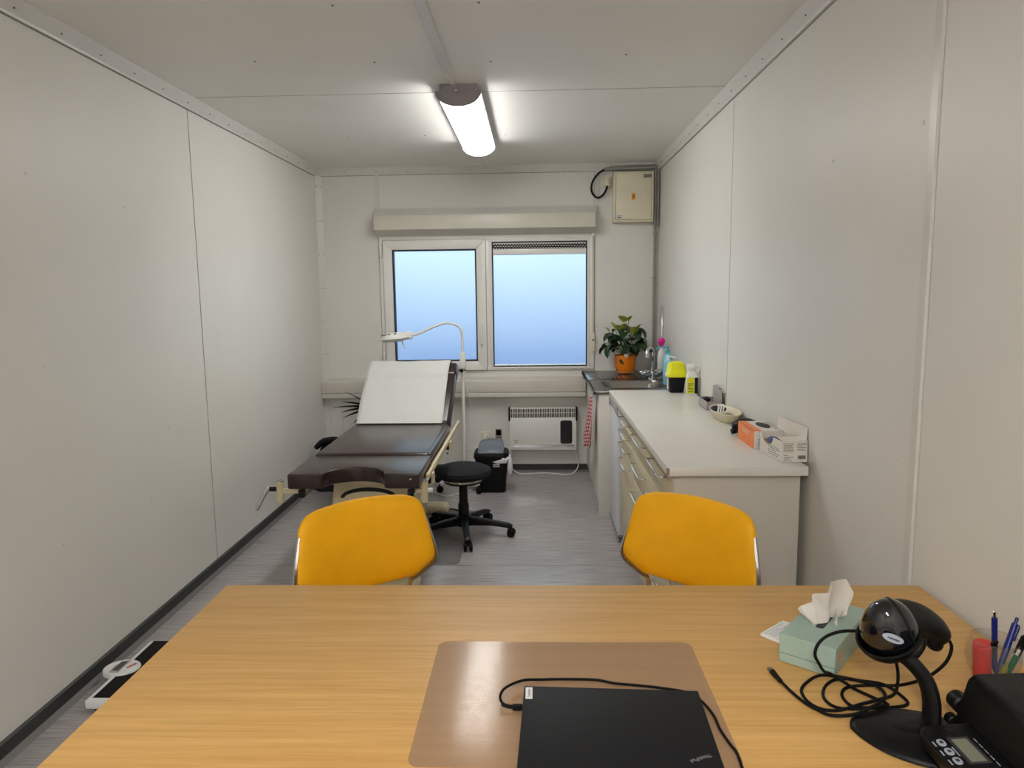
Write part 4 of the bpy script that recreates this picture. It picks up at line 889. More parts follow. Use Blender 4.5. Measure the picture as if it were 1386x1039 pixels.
bm = B(); tube(bm, [(-0.535, 5.455, 0.9), (-0.528, 5.47, 0.75), (-0.515, 5.50, 0.68), (-0.503, 5.52, 0.61), (-0.52, 5.55, 0.53), (-0.506, 5.56, 0.44), (-0.525, 5.57, 0.37), (-0.557, 5.58, 0.32), (-0.56, 5.58, 0.27), (-0.53, 5.62, 0.24), (-0.48, 5.74, 0.242), (-0.44, 5.79, 0.275), (-0.413, 5.80, 0.302)], 0.003, 6); out('cable', bm, M_white, t)
bm = B(); cyl(bm, (-0.412, YB-0.0185, 0.308), (-0.412, YB-0.055, 0.305), 0.017, 0.013, 14); out('plug', bm, M_white, t)
bm = B(); tube(bm, [(-0.86, 5.05, 0.005), (-0.79, 5.22, 0.005), (-0.72, 5.16, 0.005), (-0.65, 5.12, 0.005), (-0.60, 5.18, 0.005), (-0.53, 5.22, 0.005), (-0.48, 5.32, 0.005), (-0.43, 5.56, 0.005), (-0.42, 5.75, 0.005)], 0.004, 6)
solo('white_floor_cord', bm, M_white, 'white cord curling on floor beneath the black stool', 'cord')
bm = B(); tube(bm, [(-0.80, 4.76, 0.006), (-0.71, 4.72, 0.006), (-0.61, 4.80, 0.006), (-0.55, 4.78, 0.006), (-0.48, 4.68, 0.006), (-0.40, 4.66, 0.006)], 0.005, 6)
solo('black_floor_cord', bm, M_rubber, 'short black cord on floor by the couch foot', 'cord')

# ---------------------------------------------------------------- stool
t = thing('rolling_stool', 'round black upholstered stool on five-star castor base', 'stool', (-0.452, 4.30, 0))
sx_, sy_ = -0.452, 4.30
bm = B(); lathe(bm, [(0.02, 0.365), (0.13, 0.366), (0.165, 0.378), (0.178, 0.400), (0.172, 0.420), (0.13, 0.438), (0.06, 0.444), (0.001, 0.445)], (sx_, sy_, 0), 40); out('seat', bm, M_blackfab, t)
bm = B(); lathe(bm, [(0.115, 0.352), (0.122, 0.352), (0.122, 0.3655), (0.115, 0.3655)], (sx_, sy_, 0), 32); rg = out('seat_ring', bm, M_chrome, t)
bm = B()
tube(bm, [(sx_+0.115*math.cos(a), sy_+0.115*math.sin(a), 0.345) for a in [2*PI*k/24 for k in range(25)]], 0.006, 6, 1)
for k in range(4): tube(bm, [(sx_, sy_, 0.35), (sx_+0.115*math.cos(PI/4+k*PI/2), sy_+0.115*math.sin(PI/4+k*PI/2), 0.346)], 0.006, 6, smooth=False)
out('release_ring', bm, M_black, t)
bm = B(); lathe(bm, [(0.032, 0.10), (0.034, 0.11), (0.034, 0.20), (0.028, 0.205), (0.026, 0.34), (0.04, 0.352), (0.04, 0.366)], (sx_, sy_, 0), 20); out('gas_column', bm, M_black, t)
bm = B(); lathe(bm, [(0.02, 0.05), (0.045, 0.06), (0.05, 0.09), (0.046, 0.125), (0.034, 0.13)], (sx_, sy_, 0), 20); out('base_hub', bm, M_black, t)
for k in range(5):
    a = math.radians(-8+72*k); c, s = math.cos(a), math.sin(a)
    Ma = Matrix.Translation((sx_, sy_, 0)) @ Matrix.Rotation(a, 4, 'Z')
    bm = B(); prism(bm, [(0.03, 0.062), (0.17, 0.068), (0.305, 0.055), (0.31, 0.072), (0.28, 0.085), (0.15, 0.105), (0.03, 0.12)], 'y', -0.019, 0.019, 0.006, M=Ma); ar = out('base_arm', bm, M_black, t)
    bm = B()
    for q in (-0.017, 0.017): cyl(bm, Ma @ Vector((0.30, q-0.009, 0.025)), Ma @ Vector((0.30, q+0.009, 0.025)), 0.025, n=16, bev=0.003)
    cyl(bm, Ma @ Vector((0.29, 0, 0.03)), Ma @ Vector((0.29, 0, 0.07)), 0.007, n=8); bx(bm, 0.278, 0.306, -0.024, 0.024, 0.03, 0.054, 0.006, M=Ma)
    out('caster', bm, M_rubber, ar)

# ---------------------------------------------------------------- swing bin
t = thing('swing_bin', 'black swing-lid waste bin with white liner below the wall sockets', 'bin', (-0.335, 5.33, 0))
bm = B(); taper(bm, -0.335, 5.31, [(0.205, 0.17, 0), (0.21, 0.175, 0.004), (0.245, 0.21, 0.27)], 0.03); out('bin_body', bm, M_black, t)
bm = B(); taper(bm, -0.335, 5.31, [(0.26, 0.225, 0.262), (0.265, 0.23, 0.268), (0.262, 0.228, 0.295), (0.245, 0.212, 0.308), (0.15, 0.13, 0.310)], 0.05); out('lid_rim', bm, M_black, t)
bm = B()
def lidf(u, v):
    a = -0.104+0.208*u; y = 5.208+0.185*v; return (-0.335+a*(1-0.25*v*v-0.12*(1-v)**3), y, 0.312+0.072*math.sin(PI*0.5*v**0.8)-1.1*a*a)
grid(bm, lidf, 10, 10, 0.006); out('swing_flap', bm, M_binlid, t)
bm = B()
tube(bm, [(-0.25, 5.19, 0.258), (-0.225, 5.195, 0.262), (-0.205, 5.23, 0.262), (-0.203, 5.30, 0.258), (-0.205, 5.38, 0.258)], lambda q: 0.011+0.006*math.sin(q*17), 8)
ell(bm, (-0.195, 5.24, 0.20), (0.022, 0.04, 0.075), None, 14, 10); prism(bm, [(-0.32, 0.245), (-0.22, 0.275), (-0.205, 0.262), (-0.22, 0.236), (-0.29, 0.232)], 'y', 5.188, 5.196, 0.002); out('liner', bm, M_bag, t)
bm = B(); bx(bm, -0.318, -0.270, 5.1985, 5.2005, 0.205, 0.226); lb = out('sticker', bm, M_stick, t)
bm = B(); lines_of_print(bm, facing((-0.294, 5.198, 0.2155), (0, -1, 0)), 0.042, 0.014, 2, 0.005, 21); out('printed_text', bm, M_ink, lb, kind='stuff')

# ---------------------------------------------------------------- plant and bag behind the couch
t = thing('spiky_plant', 'dark spiky plant half hidden behind left side of the couch', 'plant', (-1.25, 5.38, 0))
qx, qy = -1.25, 5.38
bm = B(); lathe(bm, [(0.09, 0), (0.10, 0.006), (0.12, 0.2), (0.125, 0.2), (0.125, 0.22), (0.11, 0.22), (0.105, 0.19), (0.01, 0.188)], (qx, qy, 0), 24); out('pot', bm, M_black, t)
bm = B(); tube(bm, [(qx, qy, 0.18), (qx+0.005, qy, 0.4), (qx, qy, 0.60)], 0.014, 8); out('trunk', bm, M_soil, t)
rnd = random.Random(5)
for (ya, pi_, ln) in ((2.9, 0.55, 0.24), (3.2, 0.30, 0.22), (3.1, 0.10, 0.28), (3.0, -0.05, 0.24), (3.35, -0.2, 0.22), (3.05, -0.55, 0.18), (3.3, -0.75, 0.22), (2.7, 0.2, 0.2), (4.2, 0.4, 0.16), (1.5, 0.6, 0.18), (0.3, 0.7, 0.18), (5.2, 0.7, 0.16), (3.6, 0.05, 0.2), (2.5, -0.3, 0.18)):
    bm = B(); leaf(bm, (qx-0.012*math.cos(ya)*-1, qy+0.012*math.sin(ya), 0.63+0.02*pi_), ya, pi_, ln*1.08, 0.036, 0.25, heart=False, nseg=6, twist=rnd.uniform(0.5, 1.1)); out('leaf', bm, M_leafdark, t, ang=180)
t = thing('black_bag', 'slumped black bag on floor between left wall and couch', 'bag', (-1.58, 5.42, 0))
def bagf(u, v):
    a = 2*PI*u; r = 0.15*(1-0.2*v)*(1+0.07*math.sin(5*a+7*v)+0.05*math.sin(9*a-4*v)); k = math.cos(v*PI/2)**0.35 if v < 1 else 0
    return (-1.585+r*k*math.cos(a)-0.01*v, 5.42+1.1*r*k*math.sin(a), 0.0+0.375*v+0.02*v*math.sin(4*a))
bm = B(); grid(bm, bagf, 28, 14); bmesh.ops.remove_doubles(bm, verts=bm.verts, dist=1e-4); out('bag_body', bm, M_blackfab, t, ang=180)
bm = B(); tube(bm, [(-1.69, 5.33, 0.33), (-1.63, 5.32, 0.385), (-1.54, 5.34, 0.395), (-1.49, 5.42, 0.35)], 0.02, 8); tube(bm, [(-1.70, 5.40, 0.32), (-1.62, 5.37, 0.375), (-1.55, 5.40, 0.37)], 0.016, 8); out('strap', bm, M_blackfab, t)

bm = B(); prism(bm, rrect(-1.10, -0.431, 3.795, 4.79, 0.04), 'z', 0.0005, 0.002)
solo('floor_mat', bm, M_footmat, 'thin clear grey protective mat on floor beneath couch and stool', 'mat')

# ---------------------------------------------------------------- yellow chairs
def chair(loc, rz, label):
    t = thing('visitor_chair', label, 'chair', loc, rz, 'yellow visitor chairs')
    tilt = 0.12
    def hw(v):
        z = v
        pts = [(-1, 0.165), (-0.86, 0.195), (-0.66, 0.232), (-0.45, 0.237), (0.1, 0.226), (0.5, 0.216), (0.74, 0.208), (0.88, 0.196), (0.96, 0.178), (1.0, 0.15)]
        for (a, wa), (b_, wb) in zip(pts, pts[1:]):
            if z <= b_: return wa+(wb-wa)*(z-a)/(b_-a)
        return pts[-1][1]
    def fn(u, v):
        w = hw(v); x = u*w; zz = 0.132*v+0.014*v*(1-(x/0.2)**2)
        y = zz*math.sin(tilt)-0.9*x*x
        z = 0.705+zz*math.cos(tilt); n = Vector((1.8*x, math.cos(tilt), -math.sin(tilt))).normalized()
        return (x, 0.0+y, z), n
    bm = B(); pillow(bm, fn, 0.052, 22, 20, 6); out('backrest', bm, M_yellow, t, local=True, ang=180)
    def sf(u, v):
        x = u*0.215*(1-0.06*v*v); y = -0.245+v*0.21
        return (x*(0.98-0.04*v), y, 0.452-0.012*v), (0, 0, 1)
    bm = B(); pillow(bm, sf, 0.06, 16, 16, 8); out('seat', bm, M_yellow, t, local=True, ang=180)
    for s in (-1, 1):
        bm = B(); tube(bm, [(s*0.208, -0.030, 0.775), (s*0.226, -0.044, 0.700), (s*0.237, -0.058, 0.635), (s*0.222, -0.056, 0.604), (s*0.18, -0.042, 0.572), (s*0.15, -0.03, 0.54), (s*0.17, -0.03, 0.45), (s*0.195, -0.02, 0.40)], 0.0085, 8); out('back_tube', bm, M_chrome, t, local=True)
        bm = B(); tube(bm, [(s*0.195, -0.02, 0.405), (s*0.205, 0.01, 0.2), (s*0.215, 0.04, 0.01)], 0.011, 8); lathe(bm, [(0.014, 0), (0.014, 0.02)], (s*0.215, 0.04, 0), 10); out('leg', bm, M_chrome, t, local=True)
        bm = B(); tube(bm, [(s*0.195, -0.43, 0.405), (s*0.205, -0.45, 0.2), (s*0.215, -0.47, 0.01)], 0.011, 8); lathe(bm, [(0.014, 0), (0.014, 0.02)], (s*0.215, -0.47, 0), 10); out('leg', bm, M_chrome, t, local=True)
        bm = B(); tube(bm, [(s*0.195, -0.02, 0.41), (s*0.195, -0.43, 0.41)], 0.011, 8, smooth=False); out('seat_rail', bm, M_chrome, t, local=True)
    return t
ch = chair((-0.565, 2.205, 0), math.radians(36), 'yellow padded chair at left, turned inward, back towards the couch')
copy_tree(ch, (0.508, 2.215, 0), math.radians(-41), 'yellow padded chair at right, in front of drawer units')

# ---------------------------------------------------------------- desk
ZD = 0.742
t = thing('desk', 'large beech-topped desk in the foreground', 'desk', (0.08, 1.38, 0))
bm = B(); bx(bm, -0.824, 0.985, 0.98, 1.788, ZD-0.026, ZD, 0.0025); out('desk_top', bm, M_wood, t)
for x in (-0.72, 0.88):
    bm = B(); bx(bm, x-0.03, x+0.03, 1.20, 1.27, 0.03, ZD-0.027, 0.004); bx(bm, x-0.03, x+0.03, 1.02, 1.75, 0, 0.035, 0.008); bx(bm, x-0.02, x+0.02, 1.05, 1.70, ZD-0.06, ZD-0.026, 0.003); out('leg', bm, M_greypipe, t)
bm = B(); bx(bm, -0.69, 0.85, 1.225, 1.245, 0.35, ZD-0.03); out('modesty_panel', bm, M_wood, t)

bm = B(); prism(bm, [(x, y) for x, y in rrect(-0.215, 0.333, 1.062, 1.480, 0.022)], 'z', ZD+0.0004, ZD+0.0018)
solo('desk_mat', bm, M_deskmat, 'clear plastic desk mat under the laptop', 'desk mat')

t = thing('laptop', 'closed black laptop with grey lid lettering on desk mat', 'laptop', (0.135, 1.16, ZD+0.002))
lz0, lz1 = ZD+0.0022, 0.762
lp = [(-0.025, 1.272), (0.300, 1.258), (0.292, 1.032), (-0.034, 1.030)]
def inset(k): 
    cx, cy = 0.133, 1.148; return [(cx+(x-cx)*k, cy+(y-cy)*k) for x, y in lp]
bm = B(); prism(bm, inset(0.99), 'z', lz0, lz0+0.0105, 0.002); out('keyboard_half', bm, M_laptop, t)
bm = B(); prism(bm, lp, 'z', lz0+0.011, lz1, 0.0012); lid = out('lid', bm, M_laptop, t)
ang = math.atan2(1.045-1.061, 0.242-0.277)
text('ThinkPad', 0.0105, M_logo, lid, Matrix.Translation((0.2605, 1.063, lz1+0.0002)) @ Matrix.Rotation(ang, 4, 'Z'), 'lid_lettering', 0.0001)
bm = B(); bx(bm, -0.0225, -0.0095, 1.228, 1.266, lz1, lz1+0.0004); st = out('lid_sticker', bm, M_stick, lid)
text('Lenovo', 0.0088, M_logo, lid, Matrix.Translation((-0.016, 1.247, lz1+0.0006)) @ Matrix.Rotation(PI/2, 4, 'Z'), 'sticker_lettering')
t = thing('laptop_cable', 'black charging cable plugged into left side of laptop', 'cable', (0.1, 1.29, ZD))
zc = ZD+0.005
bm = B(); tube(bm, [(-0.045, 1.221, zc+0.003), (-0.060, 1.224, zc+0.004), (-0.070, 1.240, zc+0.010), (-0.061, 1.266, zc+0.014), (-0.029, 1.299, zc+0.010), (0.006, 1.320, zc), (0.05, 1.322, zc), (0.113, 1.320, zc), (0.149, 1.308, zc), (0.186, 1.302, zc), (0.238, 1.292, zc), (0.285, 1.276, zc), (0.306, 1.245, zc), (0.316, 1.203, zc), (0.317, 1.162, zc), (0.323, 1.123, zc), (0.328, 1.098, zc), (0.326, 1.05, zc), (0.33, 1.0, zc)], 0.0026, 8); out('cable', bm, M_rubber, t)
bm = B(); bx(bm, -0.047, -0.0275, 1.213, 1.228, ZD+0.004, ZD+0.012, 0.003); tube(bm, [(-0.066, 1.226, zc+0.006), (-0.056, 1.222, zc+0.004), (-0.045, 1.221, zc+0.003)], 0.0036, 8); out('plug', bm, M_rubber, t)

# notepad and tissue box
t = thing('notepad', 'small white printed notepad lying behind the tissue box', 'notepad', (0.55, 1.52, ZD))
Mn = Matrix.Translation((0.547, 1.523, ZD)) @ Matrix.Rotation(math.radians(41.5), 4, 'Z')
bm = B(); bx(bm, -0.047, 0.047, -0.0255, 0.0255, 0.0004, 0.0075, 0.0006, 1, M=Mn); pg = out('pages', bm, M_stick, t)
bm = B(); lines_of_print(bm, Mn @ Matrix.Translation((-0.003, 0.008, 0.0076)), 0.075, 0.026, 4, 0.0013, 31, 0.5); out('printed_text', bm, M_btn, pg, kind='stuff')
ta = math.atan2(0.776, 0.626)            # long axis of the tissue box
t = thing('tissue_box', 'mint green tissue box with a tissue pulled up', 'tissue box', (0.6145, 1.4605, ZD+0.0005), ta)
tl, tw, th = 0.23, 0.11, 0.060
# local x along the long axis, local y to the left of it
bm = B(); bx(bm, -tl/2, tl/2, -tw/2, tw/2, 0, th, 0.0012, 1); bxo = out('carton', bm, M_mint, t, local=True)
bm = B(); prism(bm, rrect(-0.042, 0.048, -0.008, 0.008, 0.007), 'z', th-0.0005, th+0.0006); out('slot', bm, M_ink, t, local=True)
bm = B(); bx(bm, -tl/2-0.0004, -tl/2+0.0005, -tw/2+0.002, tw/2-0.002, 0.0195, 0.0203); out('perforation', bm, M_ink, bxo, local=True)
bm = B()
for (a, b_, c_, d_) in ((-0.058, 0.042, -0.040, 0.0445), (-0.058, 0.031, -0.040, 0.0335), (-0.058, 0.018, -0.040, 0.0205), (-0.058, 0.018, -0.0555, 0.0445), (-0.0425, 0.018, -0.040, 0.0335), (-0.050, 0.0335, -0.0475, 0.0445), (-0.05, 0.018, -0.0475, 0.031)):
    bx(bm, a-0.03, c_-0.03, -tw/2-0.0006, -tw/2+0.0002, b_, d_)
out('emblem', bm, M_gold, bxo, local=True)
def tissue():
    top = [(-0.061, 0.029), (-0.043, 0.033), (-0.033, 0.045), (-0.035, 0.062), (-0.029, 0.068), (-0.003, 0.075), (0.001, 0.093), (0.040, 0.093), (0.055, 0.065), (0.051, 0.042), (0.042, 0.016)]
    n = len(top); ca, sa = math.cos(ta), math.sin(ta)
    def fn(u, v):
        i = u*(n-1); k = min(n-2, int(i)); f = i-k
        X = top[k][0]*(1-f)+top[k+1][0]*f; Z = top[k][1]*(1-f)+top[k+1][1]*f
        Yw = 0.012*math.sin(u*9+0.5)+0.006*math.sin(u*21)-0.010
        tx, ty = X*ca+Yw*sa, -X*sa+Yw*ca
        b0 = (-0.040+0.085*u, 0.007*math.sin(u*12))
        s_ = v**0.9; w = 0.004*math.sin(u*14+v*4)*math.sin(PI*v)
        return (b0[0]*(1-s_)+tx*s_+w, b0[1]*(1-s_)+ty*s_-w, th-0.012*(1-v)+Z*v)
    bm = B(); grid(bm, fn, 50, 14, 0.0006); out('tissue', bm, M_tissue, t, local=True, ang=60)
    def fn2(u, v):       # the second fold standing in front of the first
        x = -0.005+0.05*u; z = th-0.01+v*(0.042*(1-abs(2*u-1.1)))
        return (x-0.012*v, -0.010-0.02*v*(1-u), z)
    bm = B(); grid(bm, fn2, 10, 8, 0.0006); out('tissue_fold', bm, M_tissue, t, local=True, ang=60)
tissue()

# ---------------------------------------------------------------- barcode scanner on its stand
t = thing('scanner_stand', 'black curved scanner stand with rounded base on desk', 'stand', (0.64, 1.15, ZD))
base = [(0.545, 1.172), (0.553, 1.140), (0.575, 1.104), (0.612, 1.075), (0.66, 1.060), (0.705, 1.066), (0.735, 1.10), (0.742, 1.15), (0.722, 1.195), (0.685, 1.218), (0.635, 1.226), (0.58, 1.212), (0.555, 1.196)]
bs = [tuple(p)[:2] for p in spline([(*p, 0) for p in base+base[:1]], 4)[:-1]]
def scaled(k): return [(0.645+(x-0.645)*k, 1.145+(y-1.145)*k) for x, y in bs]
bm = B(); rings = [[bm.verts.new((x, y, ZD+z)) for x, y in scaled(k)] for k, z in ((0.97, 0.0003), (1.0, 0.002), (0.99, 0.006), (0.93, 0.0105), (0.6, 0.015), (0.2, 0.018))]; ring_join(bm, rings); out('stand_base', bm, M_black, t, ang=50)
bm = B(); lathe(bm, [(0.040, 0.012), (0.040, 0.017), (0.036, 0.0185), (0.01, 0.0185)], (0.645, 1.16, ZD), 24, sx=0.9, sy=0.7); out('base_ring', bm, M_black, t)
bm = B(); tube(bm, [(0.682, 1.172, ZD+0.012), (0.684, 1.178, ZD+0.05), (0.676, 1.187, ZD+0.085), (0.655, 1.198, ZD+0.112), (0.628, 1.207, ZD+0.130), (0.612, 1.212, ZD+0.140)], lambda q: 0.0215-0.003*q, 14, 6, ry=lambda q: 0.0125); out('stand_arm', bm, M_black, t)
# cradle: open cup under the head
hc = Vector((0.617, 1.205, 0.912))
hr = Matrix.Rotation(math.radians(-28), 3, 'Y') @ Matrix.Rotation(math.radians(20), 3, 'X')
def cupf(u, v):
    a = 2*PI*u; th_ = PI/2+0.06+v*(PI/2-0.12)
    p = hr @ Vector((0.0545*math.sin(th_)*math.cos(a), 0.0495*math.sin(th_)*math.sin(a), 0.050*math.cos(th_)+0.006))
    return tuple(hc+Vector((0, 0, -0.012))+p)
bm = B(); grid(bm, cupf, 32, 8, 0.004); out('cradle', bm, M_black, t, ang=80)
t = thing('barcode_scanner', 'black handheld barcode scanner resting in curved stand', 'scanner', tuple(hc))
HA = Vector((0.049, 0.0445, 0.062))
def egg(l):
    k = 1-0.16*max(0, l.z/HA.z); return Vector((l.x*k+0.006*(l.z/HA.z), l.y*k, l.z))
bm = B(); ell(bm, hc, HA, hr, 36, 24)
for v in bm.verts: v.co = hc+hr @ egg(hr.inverted() @ (v.co-hc))
out('scan_head', bm, M_gloss, t)
ky = math.sqrt(1-(0.020/HA.x)**2)
bm = B(); tube(bm, [hc+hr @ egg(Vector((0.020, HA.y*ky*math.sin(a), HA.z*ky*math.cos(a)))) for a in [2*PI*k/36 for k in range(37)]], 0.0022, 6, 1); out('head_rim', bm, M_black, t)
bm = B(); tube(bm, [tuple(hc+hr @ Vector((0.008, 0.006, 0.012))), (0.655, 1.222, 0.925), (0.686, 1.232, 0.914), (0.713, 1.240, 0.895), (0.728, 1.245, 0.879)], lambda q: 0.040-0.018*q, 16, 5, ry=lambda q: 0.034-0.014*q); hd = out('grip', bm, M_black, t, ang=80)
bm = B(); ell(bm, (0.714, 1.238, 0.876), (0.016, 0.017, 0.024), Matrix.Rotation(math.radians(-25), 3, 'Y'), 16, 10); out('grip_end', bm, M_black, t)
bm = B(); tube(bm, [(0.688, 1.226, 0.888), (0.684, 1.224, 0.868), (0.667, 1.218, 0.853), (0.645, 1.212, 0.856), (0.636, 1.21, 0.87)], 0.0085, 10); out('trigger_guard', bm, M_black, t)
ld = hr.inverted() @ Vector((-0.30, -0.93, 0.10)); A_ = HA
ls = 1/math.sqrt(sum((ld[k]/A_[k])**2 for k in range(3)))
lp_ = hc+hr @ (ld*ls*0.985); lab_n = (hr @ Vector([ld[k]/A_[k]**2 for k in range(3)])).normalized()
bm = B(); lathe(bm, [(1, 0), (0.96, 0.0022), (0.01, 0.0026)], (0, 0, 0), 28, M=facing(lp_, lab_n, (0.35, 0, 1)), sx=0.018, sy=0.0075); lb = out('label_plate', bm, M_btn, t)
bm = B(); lines_of_print(bm, facing(lp_, lab_n, (0.35, 0, 1)) @ Matrix.Translation((0, 0, 0.0026)), 0.020, 0.004, 1, 0.0034, 41, 1); out('printed_text', bm, M_ink, lb, kind='stuff')
t = thing('scanner_cable', 'coiled black scanner cable with USB plug lying on desk', 'cable', (0.6, 1.26, ZD))
z0 = ZD+0.0036
pts = [(0.728, 1.246, 0.879), (0.741, 1.248, 0.876), (0.753, 1.247, 0.858), (0.748, 1.247, 0.832), (0.734, 1.252, 0.808), (0.716, 1.262, 0.786), (0.702, 1.285, 0.763), (0.682, 1.304, z0+0.002)]
loop = [(0.640, 1.308, z0), (0.599, 1.302, z0), (0.578, 1.284, z0), (0.571, 1.261, z0), (0.576, 1.238, z0), (0.60, 1.232, z0), (0.644, 1.234, z0), (0.676, 1.242, z0), (0.684, 1.262, z0), (0.664, 1.297, z0+0.007), (0.632, 1.324, z0), (0.592, 1.331, z0), (0.556, 1.306, z0), (0.535, 1.263, z0+0.001), (0.545, 1.232, z0+0.001), (0.579, 1.221, z0+0.005), (0.616, 1.222, z0+0.010), (0.638, 1.232, z0+0.007), (0.622, 1.254, z0+0.007), (0.601, 1.282, z0+0.007), (0.588, 1.310, z0+0.008), (0.568, 1.318, z0+0.018), (0.545, 1.292, 0.783), (0.528, 1.274, 0.808), (0.518, 1.270, 0.828), (0.523, 1.270, 0.849), (0.539, 1.270, 0.865), (0.565, 1.270, 0.874), (0.592, 1.268, 0.876), (0.622, 1.275, 0.872), (0.655, 1.290, 0.845), (0.684, 1.305, 0.80), (0.688, 1.298, 0.768), (0.666, 1.266, z0+0.008), (0.629, 1.240, z0+0.013), (0.590, 1.226, z0+0.012), (0.544, 1.215, z0+0.006), (0.516, 1.228, z0), (0.501, 1.253, z0), (0.503, 1.288, z0), (0.524, 1.317, z0), (0.556, 1.331, z0+0.007), (0.60, 1.322, z0+0.007), (0.640, 1.284, z0+0.013), (0.640, 1.246, z0+0.014), (0.605, 1.214, z0+0.016), (0.562, 1.196, z0+0.010), (0.524, 1.202, z0+0.004), (0.506, 1.224, z0+0.002), (0.494, 1.249, z0), (0.483, 1.283, z0), (0.4745, 1.320, z0+0.001)]
bm = B(); tube(bm, pts+loop, 0.0030, 8, 5); out('cable', bm, M_rubber, t)
bm = B(); tube(bm, [(0.4745, 1.318, z0+0.001), (0.471, 1.338, z0+0.002), (0.4695, 1.352, z0+0.002)], lambda q: 0.0042+0.0018*q, 10); pl = out('usb_plug', bm, M_rubber, t)
bm = B(); bx(bm, -0.0045, 0.0045, 0, 0.014, -0.0022, 0.0022, M=Matrix.Translation((0.4692, 1.352, z0+0.002)) @ Matrix.Rotation(0.12, 4, 'Z')); out('usb_tip', bm, M_steel, pl)

# ---------------------------------------------------------------- glass of pens
gx, gyy = 0.888, 1.335
t = thing('pen_glass', 'clear glass tumbler holding pens at right desk edge', 'glass', (gx, gyy, ZD))
bm = B(); lathe(bm, [(0.028, 0.0004), (0.030, 0.003), (0.045, 0.03), (0.049, 0.05), (0.046, 0.07), (0.0425, 0.0855), (0.0405, 0.0855), (0.044, 0.07), (0.047, 0.05), (0.043, 0.031), (0.028, 0.006), (0.001, 0.006)], (gx, gyy, ZD), 36); out('tumbler', bm, M_glass, t)
bm = B(); tube(bm, [(gx+0.0415*math.cos(a), gyy+0.0415*math.sin(a), ZD+0.0855) for a in [2*PI*k/36 for k in range(37)]], 0.0012, 6, 1); out('rim', bm, M_glass, t)
def pen(name, p0, p1, r, m, label, cat='pen', tip=None, grp='pens in the glass'):
    p0, p1 = Vector(p0), Vector(p1); d = (p1-p0).normalized()
    t = thing(name, label, cat, tuple(p0), group=grp)
    bm = B(); cyl(bm, p0+d*0.012, p1-d*0.012, r, n=12, bev=0.001); o = out('barrel', bm, m, t)
    bm = B(); cyl(bm, p0, p0+d*0.0125, r*0.25, r*0.95, 10); out('point', bm, m, o)
    bm = B(); cyl(bm, p1-d*0.0125, p1, r*0.55, n=10, bev=0.001); out('push_button', bm, tip or m, o)
    u, v = frame(d); bm = B(); tube(bm, [p1-d*0.013+u*r, p1-d*0.016+u*(r+0.003), p1-d*0.045+u*(r+0.002)], 0.0016, 6, smooth=False); out('clip', bm, tip or m, o)
zb = ZD+0.009
t = thing('red_marker', 'thick red marker standing upright at left of pen glass', 'marker', (0.868, 1.330, zb), group='pens in the glass')
bm = B(); cyl(bm, (0.867, 1.332, zb), (0.861, 1.331, zb+0.066), 0.0160, n=18, bev=0.002); out('barrel', bm, M_red, t)
bm = B(); cyl(bm, (0.861, 1.331, zb+0.066), (0.860, 1.331, zb+0.072), 0.0148, n=18, bev=0.001); out('cap_top', bm, M_red, t)
pen('blue_pen', (0.900, 1.347, zb), (0.893, 1.350, 0.876), 0.0052, M_blue, 'dark blue click pen standing upright in the glass', tip=M_chrome)
pen('blue_pen', (0.884, 1.318, zb), (0.934, 1.345, 0.866), 0.0058, M_blue, 'blue pen leaning right with its button in the air')
pen('dark_red_pen', (0.893, 1.318, zb), (0.948, 1.322, 0.858), 0.0055, M_darkred, 'dark red pen leaning right in front of blue pens')
pen('black_pen', (0.905, 1.325, zb), (0.930, 1.305, 0.856), 0.006, M_black, 'black pen leaning towards viewer at right of glass')
pen('black_pen', (0.876, 1.352, zb), (0.888, 1.330, 0.826), 0.0075, M_black, 'short thick black pen in the middle of the glass')
pen('green_pen', (0.893, 1.310, zb), (0.912, 1.301, 0.823), 0.005, M_green, 'green and white pen near front rim of glass', tip=M_white)
pen('olive_pen', (0.882, 1.306, zb), (0.892, 1.3, 0.80), 0.005, M_olive, 'olive green pen low in the glass behind printer')

# ---------------------------------------------------------------- label printer
t = thing('label_printer', 'bulky black label printer with small grey display at right desk corner', 'printer', (0.80, 1.05, ZD))
bm = B(); prism(bm, [(0.725, ZD+0.0005), (0.705, 0.78), (0.722, 0.852), (0.732, 0.862), (0.94, 0.870), (0.955, 0.86), (0.955, ZD+0.0005)], 'y', 0.93, 1.148, 0.006, 3); pb = out('printer_body', bm, M_black, t)
bm = B(); bx(bm, 0.80, 0.93, 0.95, 1.13, 0.866, 0.8735, 0.003); out('top_cover', bm, M_black, t)
bm = B(); bx(bm, 0.800, 0.818, 1.085, 1.095, 0.8733, 0.8742); out('top_badge', bm, M_btn, t)
bm = B(); prism(bm, rrect(0.622, 0.735, 0.94, 1.112, 0.022), 'z', 0, 0.022, 0.004, 2, M=Matrix.Translation((0, 0, 0.772)) @ Matrix.Translation((0.68, 1.02, 0)) @ Matrix.Rotation(-0.10, 4, 'Y') @ Matrix.Translation((-0.68, -1.02, 0))); pn = out('control_panel', bm, M_black, t)
Mp = Matrix.Translation((0.68, 1.02, 0.772)) @ Matrix.Rotation(-0.10, 4, 'Y')
bm = B(); bx(bm, -0.027, 0.006, -0.008, 0.055, 0.0215, 0.0228, M=Mp); out('display_bezel', bm, M_ink, pn)
bm = B(); bx(bm, -0.022, 0.001, -0.004, 0.050, 0.0225, 0.0232, M=Mp); out('display', bm, M_lcd, pn)
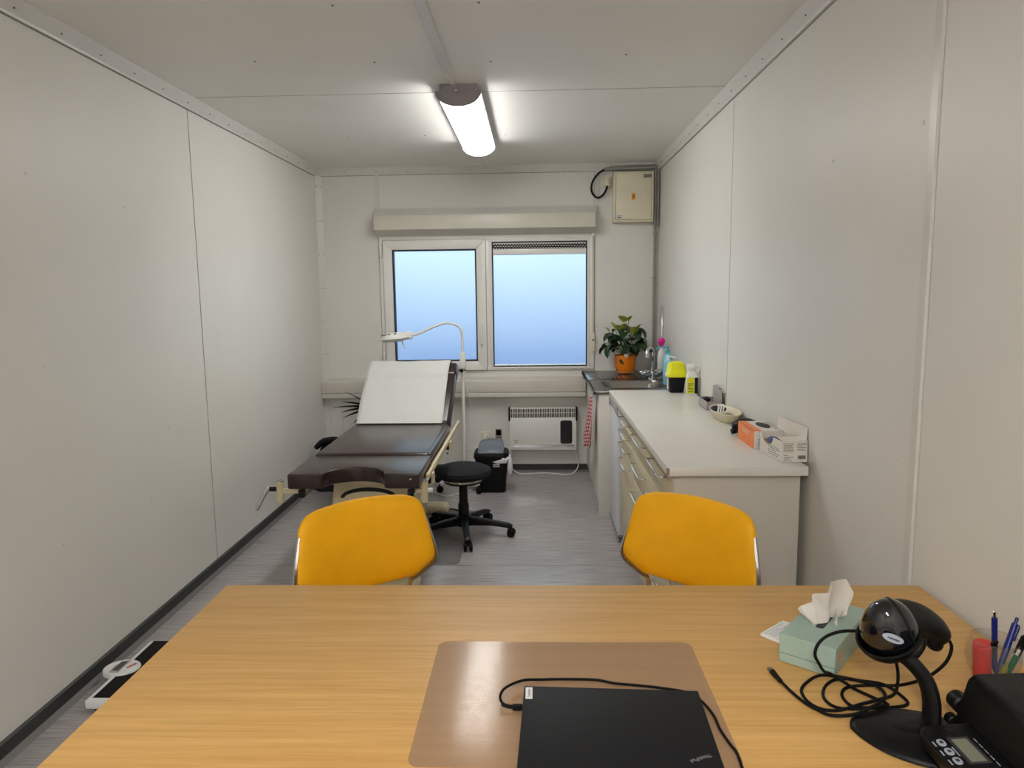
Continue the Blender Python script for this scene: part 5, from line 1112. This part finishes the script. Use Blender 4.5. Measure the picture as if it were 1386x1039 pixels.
for k in range(3):
    bm = B(); prism(bm, rrect(-0.046, -0.034, 0.037-k*0.022, 0.053-k*0.022, 0.0055), 'z', 0.0215, 0.024, 0.0006, 1, M=Mp); bt = out('button', bm, M_btn, pn)
    bm = B(); bx(bm, -0.0425, -0.0375, 0.042-k*0.022, 0.048-k*0.022, 0.024, 0.0243, M=Mp); out('button_mark', bm, M_ink, pn)
bm = B(); 
for k in range(3): bx(bm, -0.0525, -0.0500, 0.038-k*0.022, 0.050-k*0.022, 0.0218, 0.0222, M=Mp)
for k in range(5): bx(bm, 0.012, 0.0135, 0.04-k*0.014, 0.05-k*0.014, 0.0218, 0.0222, M=Mp)
bx(bm, -0.031, -0.029, 0.012, 0.034, 0.0218, 0.0222, M=Mp); out('printed_text', bm, M_btn, pn, kind='stuff')
bm = B(); cyl(bm, (0.722, 1.150, 0.800), (0.722, 1.178, 0.800), 0.016, n=16, bev=0.003); out('roller_knob', bm, M_black, t)
bm = B(); cyl(bm, (0.708, 1.149, 0.772), (0.708, 1.166, 0.772), 0.010, n=12, bev=0.002); out('release_lever', bm, M_black, t)

# ---------------------------------------------------------------- floor scale
t = thing('floor_scale', 'white personal scale with black platform on floor by left wall', 'scale', (-1.52, 2.6, 0))
bm = B(); bx(bm, -1.652, -1.335, 2.375, 2.825, 0.012, 0.048, 0.008, 3); out('scale_body', bm, M_scalew, t)
bm = B(); bx(bm, -1.632, -1.345, 2.395, 2.822, 0.0478, 0.0495, 0.0006, 1); out('rubber_mat', bm, M_rubber, t)
for x in (-1.62, -1.37):
    for y in (2.41, 2.79):
        bm = B(); lathe(bm, [(0.02, 0), (0.02, 0.014)], (x, y, 0), 10); out('foot', bm, M_black, t)
bm = B(); lathe(bm, [(1.0, 0), (1.0, 0.014), (0.95, 0.018), (0.01, 0.020)], (-1.640, 2.597, 0.038), 32, sx=0.070, sy=0.060)
dc = out('display_pod', bm, M_scalew, t)
bm = B(); prism(bm, [(-1.668, 2.553), (-1.630, 2.553), (-1.630, 2.648), (-1.655, 2.640), (-1.672, 2.60)], 'z', 0.0575, 0.0583); out('display', bm, M_greycard, dc)
bm = B(); bx(bm, -1.662, -1.636, 2.565, 2.635, 0.0583, 0.0588); out('display_screen', bm, M_dispd, dc)
text('seca', 0.024, M_inkred, dc, Matrix.Translation((-1.607, 2.605, 0.0585)) @ Matrix.Rotation(math.radians(60), 4, 'Z'), 'display_lettering', 0.0004)
